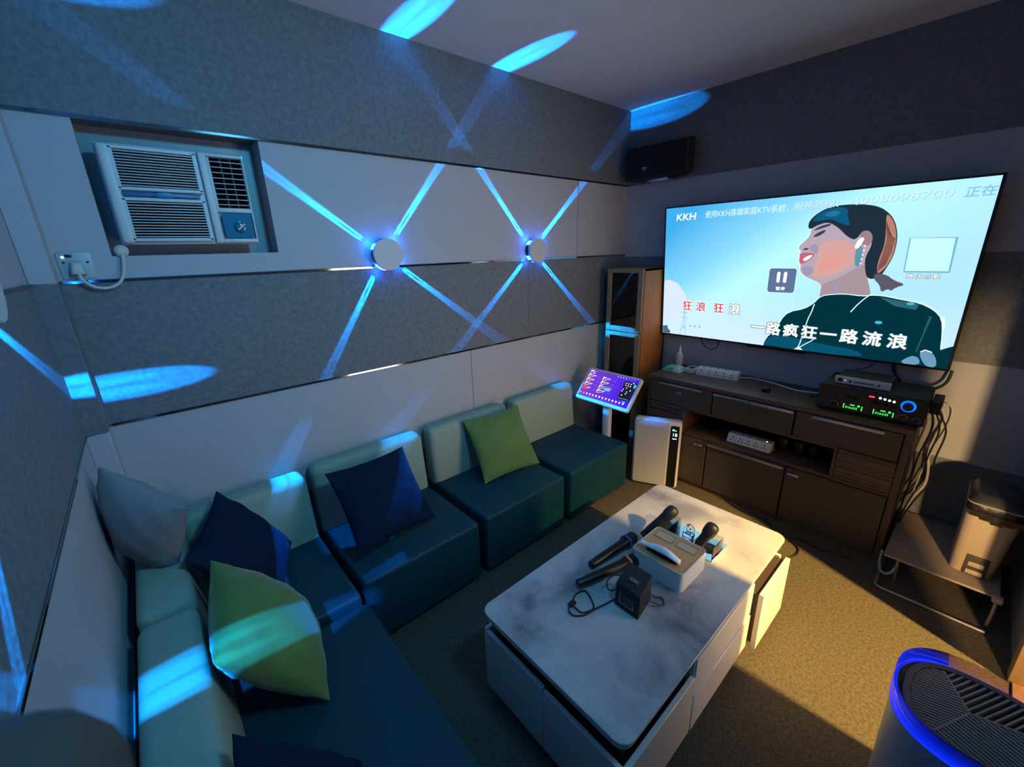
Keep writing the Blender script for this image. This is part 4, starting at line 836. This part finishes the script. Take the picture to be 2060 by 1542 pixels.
# long side facing the doorway: middle drawers, a lower flush panel, and an end drawer pulled out a little
tdrawer((-2.092, by0 - 0.002, 0.235), (-1.592, by0 + 0.016, TZ0 - 0.046)); tdrawer((-2.092, by0 - 0.006, 0.060), (-1.592, by0 + 0.016, 0.229))
tdrawer((bx0, by0 - 0.004, 0.058), (-2.096, by0 + 0.014, TZ0 - 0.118))
d = tdrawer((-1.578, by0 - 0.038, 0.052), (bx1, by0 - 0.018, TZ0 - 0.098))
MB().box((-1.570, by0 - 0.020, 0.07), (bx1 - 0.010, by0 + 0.26, TZ0 - 0.112), mat('drawer_lining', (0.055, 0.035, 0.028), 0.6), 0.002, 1).build('drawer_box', d)
tdrawer((-1.578, by1 - 0.012, 0.058), (bx1, by1 + 0.004, TZ0 - 0.090)); tdrawer((bx0, by1 - 0.012, 0.058), (-2.096, by1 + 0.004, TZ0 - 0.090))
# end faces
ym = (by0 + by1) / 2
tdrawer((bx0 - 0.004, by0, 0.058), (bx0 + 0.012, ym - 0.001, TZ0 - 0.105), 'end_panel'); tdrawer((bx0 - 0.004, ym + 0.001, 0.058), (bx0 + 0.012, by1, TZ0 - 0.096), 'end_panel')
tdrawer((bx1 - 0.012, by0, 0.058), (bx1 + 0.004, by1, TZ0 - 0.100), 'end_panel')
for x in (bx0 + 0.09, bx1 - 0.08):
    for y in (by0 + 0.05, by1 - 0.05): MB().lathe([(0.016, 0), (0.020, 0.055), (0.001, 0.055)], M_BLACK, 14, Matrix.Translation((x, y, 0))).build('foot', t)

# ------------------------------------------------------------------ on the coffee table
# tissue box
bx = (-1.914, -1.706, -1.628, -1.405)
t = thing('tissue_box', 'white tissue box with bamboo lid and two shallow trays on the coffee table', 'tissue box', (-1.81, -1.515, TZ0))
def ring(outer, inner, z0, z1, mt):
    """open box wall between two outlines with equal point counts"""
    b = MB(); n = len(outer)
    vs = [(x, y, z0) for x, y in outer] + [(x, y, z1) for x, y in outer] + [(x, y, z1) for x, y in inner] + [(x, y, z0) for x, y in inner]
    fs = []
    for i in range(n):
        j = (i + 1) % n
        fs += [(i, j, n + j, n + i), (n + i, n + j, 2 * n + j, 2 * n + i), (2 * n + i, 2 * n + j, 3 * n + j, 3 * n + i)]
    b.add(vs, fs, mt); return b
zt_ = TZ0 + 0.088
b = ring(rrect(bx[0], bx[2], bx[1], bx[3], 0.018), rrect(bx[0] + 0.003, bx[2] + 0.003, bx[1] - 0.003, bx[3] - 0.003, 0.016), TZ0 + 0.0005, zt_, M_LACQ)
b.prism(rrect(bx[0] + 0.002, bx[2] + 0.002, bx[1] - 0.002, bx[3] - 0.002, 0.016), TZ0 + 0.0005, TZ0 + 0.004, M_LACQ); b.build('body', t)
MB().prism(rrect(bx[0] + 0.0035, bx[2] + 0.0035, bx[1] - 0.0035, bx[3] - 0.0035, 0.015), zt_ - 0.010, zt_ - 0.0015, M_BAMBOO, 0.001, 1).build('lid', t)
b = MB(); b.prism([(-1.868 + 0.012 * math.cos(a), -1.515 + (0.055 if math.sin(a) > 0 else -0.055) + 0.012 * math.sin(a)) for a in [2 * PI * i / 20 + 0.01 for i in range(20)]], zt_ - 0.0015, zt_ - 0.0008, M_BLACK); b.build('slot', t)
for y0, y1 in ((-1.606, -1.522), (-1.508, -1.424)):
    o_ = rrect(-1.776, y0, -1.724, y1, 0.010); i_ = rrect(-1.772, y0 + 0.004, -1.728, y1 - 0.004, 0.008)
    b = ring(o_, i_, zt_ - 0.0015, zt_ + 0.0005, mat('bamboo_edge', (0.36, 0.22, 0.10), 0.5)); b.prism(i_, zt_ - 0.0014, zt_ - 0.0010, mat('tray_cork', (0.50, 0.40, 0.28), 0.7)); b.build('tray', t)
# the tissue itself
n = 16; vs = []; fs = []
for i in range(n + 1):
    u = i / n
    for j in range(7):
        v = j / 6
        y = -1.590 + u * 0.150; pk = 0.55 + 0.45 * math.sin(PI * min(1, u * 1.15))
        h = 0.052 * pk * math.sin(v * PI * 0.72) + 0.004 * v * math.sin(8 * u)
        x = -1.860 - 0.046 * v * v * pk - 0.006 * v * math.sin(7 * u + 1)
        vs.append((x, y + 0.030 * v * (u - 0.4), zt_ - 0.0012 + h))
for i in range(n):
    for j in range(6): a = i * 7 + j; fs.append((a, a + 7, a + 8, a + 1))
o = MB().add(vs, fs, M_TISSUE).build('tissue', None, (-1.868, -1.515, zt_), 180); tag(o, 'white paper tissue pulled up through the slot of the bamboo lid', 'tissue')
so = o.modifiers.new('thickness', 'SOLIDIFY'); so.thickness = 0.0012
# microphones
MG = 'wireless microphones'
def microphone(tail, head, label, ringmat=None, smooth=False):
    a, b_ = Vector(tail), Vector(head); L = (b_ - a).length; M = Matrix.Translation(a) @ rot_to(b_ - a)
    t = thing('microphone', label, 'microphone', a, MG)
    r = 0.0185
    MB().lathe([(0.001, 0), (r - 0.002, 0), (r - 0.001, 0.003), (r - 0.001, 0.030), (r + 0.001, 0.040), (r + 0.002, L * 0.55), (r + 0.004, L * 0.70), (r + 0.006, L - 0.058), (0.001, L - 0.056)], M_BLACK, 24, M).build('handle', t)
    MB().lathe([(0.022, L - 0.060), (0.026, L - 0.050), (0.0275, L - 0.030), (0.0265, L - 0.014), (0.020, L - 0.004), (0.010, L), (0.001, L + 0.0005)], mat('mic_mesh', (0.007, 0.007, 0.008), 0.42, bump=0.8, scale=900, noise=0.3) if not smooth else mat('mic_foam', (0.008, 0.007, 0.007), 0.45), 28, M).build('grille', t)
    if ringmat:
        pts = []
        n = 48
        zc = L - 0.066
        prof_r = lambda q: 0.0285 + 0.0035 * (1 if (q // 4) % 2 == 0 else 0)
        o_ = [(prof_r(q) * math.cos(2 * PI * q / n), prof_r(q) * math.sin(2 * PI * q / n)) for q in range(n)]; i_ = [(0.0235 * math.cos(2 * PI * q / n), 0.0235 * math.sin(2 * PI * q / n)) for q in range(n)]
        rb = ring(o_, i_, zc, zc + 0.010, ringmat); rb2 = MB(); rb2.add(rb.v, rb.f, ringmat, True, M); m_ = len(o_)
        rb2.add([M @ Vector((*p, zc)) for p in o_] + [M @ Vector((*p, zc)) for p in i_], [(q, (q + 1) % m_, m_ + (q + 1) % m_, m_ + q) for q in range(m_)], ringmat, False)
        rb2.build('anti_roll_ring', t)
    return t
mk = microphone((-2.062, -1.312, TZ0 + 0.0275), (-1.775, -1.335, TZ0 + 0.030), 'black microphone with blue ring lying on the coffee table', mat('blue_silicone', (0.02, 0.09, 0.30), 0.5))
a_, b__ = Vector((-2.062, -1.312, TZ0 + 0.0275)), Vector((-1.775, -1.335, TZ0 + 0.030))
Mm = Matrix.Translation(a_) @ rot_to(b__ - a_)
MB().box((-0.003, -0.0215, 0.06), (0.003, -0.0185, 0.15), M_ALU, 0.001, 1, Matrix.Translation(a_) @ Matrix.Rotation(math.radians(-4.6), 4, 'Z') @ Matrix.Rotation(PI / 2, 4, 'Y') @ Matrix.Rotation(PI / 2 + 0.5, 4, 'Z')).build('switch_plate', mk)
microphone((-2.182, -1.342, TZ0 + 0.0275), (-1.885, -1.425, TZ0 + 0.030), 'black microphone with orange ring lying beside the black cube', mat('orange_silicone', (0.95, 0.22, 0.05), 0.5))
microphone((-1.742, -1.352, TZ0 + 0.022), (-1.598, -1.428, TZ0 + 0.140), 'black microphone standing tilted in the clear holder, farther from the doorway', None, True)
microphone((-1.682, -1.562, TZ0 + 0.026), (-1.603, -1.606, TZ0 + 0.150), 'black microphone standing tilted in the clear holder, nearer the doorway', None, True)
# clear holder and crystal block
t = thing('microphone_holder', 'clear acrylic microphone holder with mirrored base behind the tissue box', 'holder', (-1.585, -1.49, TZ0))
MB().box((-1.662, -1.632, TZ0 + 0.0005), (-1.505, -1.345, TZ0 + 0.006), mat('mirror_base', (0.65, 0.68, 0.70), 0.06, 1.0), 0.001, 1).build('base_plate', t)
for y in (-1.392, -1.588):
    Mh = Matrix.Translation((-1.585, y, TZ0 + 0.006))
    MB().lathe([(0.036, 0), (0.036, 0.002), (0.034, 0.003), (0.001, 0.003)], M_BLACK, 28, Mh).build('pad', t)
    b = MB(); b.box((-0.060, -0.040, 0.0), (0.045, -0.037, 0.055), M_ACRYL, 0, 1, Mh); b.box((-0.060, 0.037, 0.0), (0.045, 0.040, 0.055), M_ACRYL, 0, 1, Mh); b.box((0.042, -0.037, 0.0), (0.045, 0.037, 0.055), M_ACRYL, 0, 1, Mh); b.build('acrylic_wall', t)
M_CRYS = mat('crystal', (0.95, 0.97, 1.0), 0.02, trans=1.0, ior=1.45)
t = thing('glass_ornament', 'small clear glass arch standing between the two tilted microphones', 'glass ornament', (-1.585, -1.492, TZ0 + 0.006))
b = MB(); b.box((-1.600, -1.515, TZ0 + 0.0062), (-1.570, -1.469, TZ0 + 0.034), M_CRYS, 0.002); b.build('block', t)
b = MB()
arc = [(0.022 * math.cos(a), 0.030 * math.sin(a)) for a in [PI * i / 12 for i in range(13)]]; arci = [(0.013 * math.cos(a), 0.020 * math.sin(a)) for a in [PI * i / 12 for i in range(13)]]
pts = [(y, z + 0.010) for y, z in arc]; pin = [(y, z + 0.010) for y, z in arci]
outl = [(0.022, 0)] + pts + [(-0.022, 0)]; inl = [(0.013, 0)] + pin + [(-0.013, 0)]
m_ = len(outl); vs = [(-1.597, -1.492 + y, TZ0 + 0.0345 + z) for y, z in outl] + [(-1.597, -1.492 + y, TZ0 + 0.0345 + z) for y, z in inl] + [(-1.573, -1.492 + y, TZ0 + 0.0345 + z) for y, z in outl] + [(-1.573, -1.492 + y, TZ0 + 0.0345 + z) for y, z in inl]
fs = []
for i in range(m_ - 1): fs += [(i, i + 1, m_ + i + 1, m_ + i), (2 * m_ + i, 2 * m_ + i + 1, 3 * m_ + i + 1, 3 * m_ + i), (i, i + 1, 2 * m_ + i + 1, 2 * m_ + i), (m_ + i, m_ + i + 1, 3 * m_ + i + 1, 3 * m_ + i)]
fs += [(0, m_, 3 * m_, 2 * m_), (m_ - 1, 2 * m_ - 1, 4 * m_ - 1, 3 * m_ - 1)]
b.add(vs, fs, M_CRYS, False); b.build('arch', t)
# black cube device with its lead
t = thing('desk_speaker', 'black cube gadget with chrome-edged window on the coffee table', 'gadget', (-2.078, -1.525, TZ0))
QA, QB, QC = Vector((-2.136, -1.480, 0)), Vector((-2.138, -1.583, 0)), Vector((-2.020, -1.565, 0)); QD = QA + (QC - QB)
up = Vector((0, 0, 1)); z0 = Vector((0, 0, TZ0 + 0.0005))
MB().hexa([p + z0 for p in (QA, QB, QC, QD)], [p + z0 + up * h + s for p, h, s in ((QA, 0.098, Vector((0.006, 0, 0))), (QB, 0.098, Vector((0.006, 0, 0))), (QC, 0.118, Vector((-0.004, 0, 0))), (QD, 0.118, Vector((-0.004, 0, 0))))], M_MATTEB, 0.004, 2).build('body', t)
ux = (QB - QA).normalized(); nx = Vector((ux.y, -ux.x, 0)); nx = nx if nx.x < 0 else -nx
MQ = Matrix(((ux.x, 0, nx.x, QA.x), (ux.y, 0, nx.y, QA.y), (0, 1, 0, TZ0), (0, 0, 0, 1))) @ Matrix.Rotation(math.radians(-3.5), 4, 'X')
b = MB(); b.box((0.022, 0.030, 0.001), (0.080, 0.072, 0.0028), M_BLACK, 0, 1, MQ); b.build('window', t)
b = MB(); b.box((0.021, 0.028, 0.001), (0.0225, 0.073, 0.0040), M_CHROME, 0, 1, MQ); b.box((0.021, 0.028, 0.001), (0.081, 0.0296, 0.0040), M_CHROME, 0, 1, MQ); b.box((0.0795, 0.028, 0.001), (0.081, 0.050, 0.0040), M_CHROME, 0, 1, MQ); b.build('chrome_edge', t)
b = MB(); Mt = Matrix.Translation((-2.088, -1.528, TZ0 + 0.1095)) @ Matrix.Rotation(math.radians(-8.5), 4, 'Y'); b.box((-0.010, -0.022, 0), (0.010, 0.022, 0.0015), mat('badge_grey', (0.10, 0.13, 0.16), 0.3, 0.6), 0.0005, 1, Mt)
for i in range(3): b.box((-0.004, -0.014 + i * 0.010, 0.001), (0.004, -0.008 + i * 0.010, 0.0022), M_ALU, 0, 1, Mt)
b.build('badge', t)
zc = TZ0 + 0.0042
tg = MB(); tg.tube([(-2.10, -1.478, TZ0 + 0.008), (-2.160, -1.462, zc), (-2.215, -1.448, zc), (-2.260, -1.440, zc), (-2.292, -1.412, zc), (-2.286, -1.385, zc + 0.003), (-2.262, -1.376, zc + 0.006)], 0.0030, M_RUBBER)
tg.tube([(-2.250, -1.374, zc + 0.006), (-2.212, -1.358, zc + 0.006), (-2.172, -1.372, zc + 0.004), (-2.196, -1.428, zc), (-2.225, -1.446, zc + 0.006), (-2.262, -1.428, zc + 0.004), (-2.262, -1.390, zc + 0.004)], 0.0030, M_RUBBER)
tag(tg.build('usb_cable', None, (-2.2, -1.42, zc)), 'thin black lead with looped end lying in front of the black cube', 'cable')
tag(MB().box((-2.272, -1.386, TZ0 + 0.002), (-2.242, -1.366, TZ0 + 0.014), M_BLACK, 0.003, 2).build('usb_plug', None, (-2.257, -1.376, TZ0 + 0.002)), 'black plug at the end of the thin lead on the coffee table', 'plug')
tag(MB().tube([(-2.055, -1.583, TZ0 + 0.030), (-2.035, -1.600, TZ0 + 0.018), (-2.010, -1.612, zc), (-1.985, -1.590, zc), (-2.004, -1.572, TZ0 + 0.010), (-2.015, -1.555, TZ0 + 0.022)], 0.0028, M_RUBBER).build('usb_cable', None, (-2.0, -1.59, zc)), 'short black lead curving out on the doorway side of the black cube', 'cable')
tag(MB().tube([(-2.115, -1.478, TZ0 + 0.055), (-2.130, -1.452, TZ0 + 0.040), (-2.120, -1.432, TZ0 + 0.060), (-2.085, -1.440, TZ0 + 0.075), (-2.07, -1.470, TZ0 + 0.08)], 0.0026, M_RUBBER).build('usb_cable', None, (-2.11, -1.45, TZ0 + 0.05)), 'short black lead looping out behind the black cube towards the orange-ringed microphone', 'cable')

# ------------------------------------------------------------------ low stand and pedal bin
t = thing('low_stand', 'low tan board stand on thin metal legs right of the sideboard', 'stand', (-0.32, -2.29, 0))
MB().box((-0.595, -2.495, 0.138), (-0.03, -2.088, 0.150), M_BOARD, 0.002, 1).build('board', t)
M_LEG = mat('dull_metal', (0.36, 0.33, 0.29), 0.4, 0.7)
MB().tube([(-0.585, -2.145, 0.138), (-0.575, -2.150, 0.0)], 0.007, M_LEG, 10, 1).build('leg', t)
b = MB(); b.tube([(-0.600, -2.488, 0.142), (-0.620, -2.486, 0.07), (-0.634, -2.482, 0.008)], 0.008, M_LEG, 10, 1); b.box((-0.618, -2.505, 0.126), (-0.585, -2.470, 0.155), mat('ivory_cap', (0.50, 0.44, 0.34), 0.5), 0.006); b.build('leg', t)
for y in (-2.12, -2.47): MB().tube([(-0.05, y, 0.138), (-0.045, y, 0.0)], 0.007, M_LEG, 10, 1).build('leg', t)
MB().tube([(-0.30, -2.092, 0.009), (-0.46, -2.088, 0.009), (-0.655, -2.090, 0.009), (-0.682, -2.100, 0.009), (-0.690, -2.130, 0.009), (-0.690, -2.30, 0.009), (-0.690, -2.478, 0.009)], 0.0075, M_LEG, 10, 3).build('floor_rail', t)
cable('white_cord', 'grey cord coiled under the front of the low tan stand', [(-0.50, -2.075, 0.11), (-0.55, -2.078, 0.06), (-0.60, -2.098, 0.045), (-0.60, -2.13, 0.055), (-0.55, -2.145, 0.10), (-0.48, -2.12, 0.12)], 0.006, mat('grey_cord', (0.30, 0.33, 0.36), 0.5))
bz = 0.1505
t = thing('pedal_bin', 'beige pedal bin with black lid and liner standing on the low board', 'bin', (-0.36, -2.39, bz))
def zpr(x0, y0, x1, y1, r): return rrect(x0, y0, x1, y1, r, 6)
b = MB(); b.hexa([(x, y, bz) for x, y in zpr(-0.490, -2.462, -0.245, -2.318, 0.028)], [(x, y, 0.500) for x, y in zpr(-0.505, -2.492, -0.235, -2.312, 0.036)], M_BIN, 0.004, 2); b.build('body', t)
b = MB(); b.hexa([(x, y, 0.488) for x, y in zpr(-0.509, -2.496, -0.231, -2.308, 0.038)], [(x, y, 0.528) for x, y in zpr(-0.508, -2.496, -0.231, -2.308, 0.038)], mat('bin_liner', (0.010, 0.010, 0.010), 0.35, bump=0.8, scale=40), 0.006, 2)
for i in range(5): b.hexa([(-0.512, -2.325 - i * 0.036, 0.470 - 0.010 * (2 - abs(i - 2))), (-0.502, -2.325 - i * 0.036, 0.470), (-0.502, -2.36 - i * 0.036, 0.470), (-0.512, -2.36 - i * 0.036, 0.470 - 0.010 * (2 - abs(i - 2)))], [(-0.513, -2.322 - i * 0.036, 0.495), (-0.502, -2.322 - i * 0.036, 0.495), (-0.502, -2.362 - i * 0.036, 0.495), (-0.513, -2.362 - i * 0.036, 0.495)], MATS['bin_liner'])
b.build('liner', t)
b = MB(); b.hexa([(x, y, 0.534) for x, y in zpr(-0.512, -2.498, -0.229, -2.306, 0.038)], [(x, y, 0.572) for x, y in zpr(-0.478, -2.470, -0.250, -2.330, 0.038)], mat('bin_lid', (0.030, 0.032, 0.030), 0.4), 0.006, 2); b.build('lid', t)
MB().prism(zpr(-0.513, -2.499, -0.228, -2.305, 0.038), 0.5285, 0.5345, mat('bin_rim', (0.42, 0.38, 0.30), 0.35), 0.002, 1).build('rim', t)
b = MB(); b.box((-0.4985, -2.440, bz + 0.004), (-0.480, -2.362, bz + 0.110), mat('bin_recess', (0.05, 0.04, 0.03), 0.7), 0.004); b.build('recess', t)
b = MB(); b.box((-0.506, -2.430, bz + 0.012), (-0.490, -2.372, bz + 0.034), M_BIN, 0.003); b.box((-0.5035, -2.428, bz + 0.052), (-0.490, -2.374, bz + 0.076), M_BIN, 0.003); b.build('pedal', t)

# ------------------------------------------------------------------ near air purifier at the bottom right
PX, PY, PT = -1.892, -2.392, 0.600
def sup(rx, ry, e=2.6, n=56, cx=PX, cy=PY):
    out = []
    for q in range(n):
        a = 2 * PI * q / n; c_, s_ = math.cos(a), math.sin(a)
        out.append((cx + rx * math.copysign(abs(c_) ** (2 / e), c_), cy + ry * math.copysign(abs(s_) ** (2 / e), s_)))
    return out
t = thing('air_purifier', 'large grey air purifier with slatted top and blue light ring by the doorway', 'air purifier', (PX, PY, 0))
b = MB(); b.hexa([(x, y, 0.0) for x, y in sup(0.150, 0.155)], [(x, y, PT - 0.051) for x, y in sup(0.162, 0.166)], M_GREYB, 0.004, 2); b.build('body', t)
# grille deck with herringbone slats
b = MB(); b.hexa([(x, y, PT - 0.050) for x, y in sup(0.158, 0.162)], [(x, y, PT - 0.044) for x, y in sup(0.158, 0.162)], M_BLACK); b.build('deck', t)
g = MB()
J = Vector((-1.887, -2.368)); JA, JB, JC = (Vector(v) - J for v in ((-1.802, -2.324), (-1.957, -2.335), (-1.862, -2.454)))   # the three slat fields meet at J
def in_wedge(p, a, c):
    q = Vector(p) - J; cr = lambda m, n: m.x * n.y - m.y * n.x
    s1, s2, s0 = cr(a, q), cr(q, c), cr(a, c)
    return (s1 >= 0 and s2 >= 0) if s0 >= 0 else (s1 <= 0 and s2 <= 0)
def field(d, a, c, pitch):
    d = Vector(d).normalized(); nrm = Vector((-d.y, d.x))
    for i in range(-26, 27):
        o = J + nrm * pitch * (i + 0.5)
        ts = [q * 0.002 for q in range(-150, 151)]; ok = [q for q in ts if inside(*(o + d * q)) and in_wedge(o + d * q, a, c)]
        if len(ok) < 6: continue
        A = Vector((*(o + d * ok[0]), PT - 0.042)); B = Vector((*(o + d * ok[-1]), PT - 0.042)); w_ = Vector((*nrm, 0)) * 0.0022; u_ = Vector((0, 0, 0.016))
        g.hexa([A + w_, A - w_, B - w_, B + w_], [A + w_ + u_, A - w_ + u_, B - w_ + u_, B + w_ + u_], M_SLAT)
def inside(x, y, rx=0.128, ry=0.133): return (abs((x - PX) / rx)) ** 2.6 + (abs((y - PY) / ry)) ** 2.6 <= 1
M_SLAT = mat('slat_grey', (0.30, 0.30, 0.26), 0.45)
field((0.034, -0.116), JA, JB, 0.0088); field((0.120, -0.059), JC, JA, 0.0125); field((-0.030, -0.065), JB, JC, 0.0105)
for v in (JA, JB, JC):
    e_ = 1.0
    while inside(*(J + v * e_)) and e_ < 4: e_ += 0.05
    A = Vector((*J, PT - 0.042)); B = Vector((*(J + v * (e_ - 0.05)), PT - 0.042)); w_ = Vector((-v.y, v.x, 0)).normalized() * 0.0022; u_ = Vector((0, 0, 0.0162))
    g.hexa([A + w_, A - w_, B - w_, B + w_], [A + w_ + u_, A - w_ + u_, B - w_ + u_, B + w_ + u_], M_SLAT)
g.build('grille', t)
b = ring(sup(0.142, 0.147), sup(0.128, 0.133), PT - 0.044, PT - 0.024, mat('grille_frame', (0.14, 0.14, 0.14), 0.35)); b.build('grille_frame', t)
# clear violet rim standing round the deck, a blue light line at its foot
b = ring(sup(0.166, 0.170), sup(0.158, 0.162), PT - 0.044, PT, M_RIM); b.build('rim', t)
b = ring(sup(0.1655, 0.1695), sup(0.1585, 0.1625), PT - 0.051, PT - 0.0445, glowmat('purifier_ring_blue', (0.004, 0.03, 1.0), 1.0)); b.build('light_ring', t)

# ------------------------------------------------------------------ the photographer's hand beside the lens
def skin_figure(name, verts, edges, radii, root, mt, parent=None, sub=2):
    me = bpy.data.meshes.new(name); org = Vector(verts[0])
    me.from_pydata([Vector(v) - org for v in verts], edges, []); me.materials.append(mt)
    o = bpy.data.objects.new(name, me); C.objects.link(o); o.location = org
    o.modifiers.new('skin', 'SKIN'); me.skin_vertices
    for i, r in enumerate(radii): me.skin_vertices[0].data[i].radius = (r, r) if not isinstance(r, tuple) else r; me.skin_vertices[0].data[i].use_root = (i == root)
    s_ = o.modifiers.new('sub', 'SUBSURF'); s_.levels = sub; s_.render_levels = sub
    for p in me.polygons: p.use_smooth = True
    return o
HV = [(-3.445, -2.300, 1.530), (-3.440, -2.190, 1.600), (-3.3982, -2.1298, 1.6259),
      (-3.3554, -2.1045, 1.6388), (-3.3117, -2.0999, 1.6277), (-3.2688, -2.1078, 1.6378), (-3.2458, -2.1168, 1.6454),
      (-3.3633, -2.1005, 1.6188), (-3.3333, -2.0929, 1.5997), (-3.3123, -2.1067, 1.5936), (-3.3035, -2.1225, 1.5971),
      (-3.3777, -2.1010, 1.6012), (-3.3511, -2.0970, 1.5795), (-3.3317, -2.1081, 1.5732), (-3.3226, -2.1251, 1.5780),
      (-3.3954, -2.1053, 1.5874), (-3.3767, -2.1028, 1.5657), (-3.3591, -2.1098, 1.5590), (-3.3510, -2.1234, 1.5632),
      (-3.3867, -2.1402, 1.6413), (-3.3656, -2.1551, 1.6659), (-3.3388, -2.1560, 1.6861), (-3.3150, -2.1524, 1.7008)]
HE = [(0, 1), (1, 2), (2, 3), (3, 4), (4, 5), (5, 6), (2, 7), (7, 8), (8, 9), (9, 10), (2, 11), (11, 12), (12, 13), (13, 14), (2, 15), (15, 16), (16, 17), (17, 18), (2, 19), (19, 20), (20, 21), (21, 22)]
HR = [0.034, 0.027, 0.026, 0.0140, 0.0155, 0.0175, 0.0180, 0.012, 0.0095, 0.0088, 0.0075, 0.011, 0.0088, 0.0080, 0.0070, 0.010, 0.0078, 0.0070, 0.0062, 0.014, 0.0115, 0.0105, 0.0088]
tag(skin_figure('person', HV, HE, HR, 0, M_SKIN), 'hand of the person taking the photo, fingertip blurred at the lower left corner', 'person')
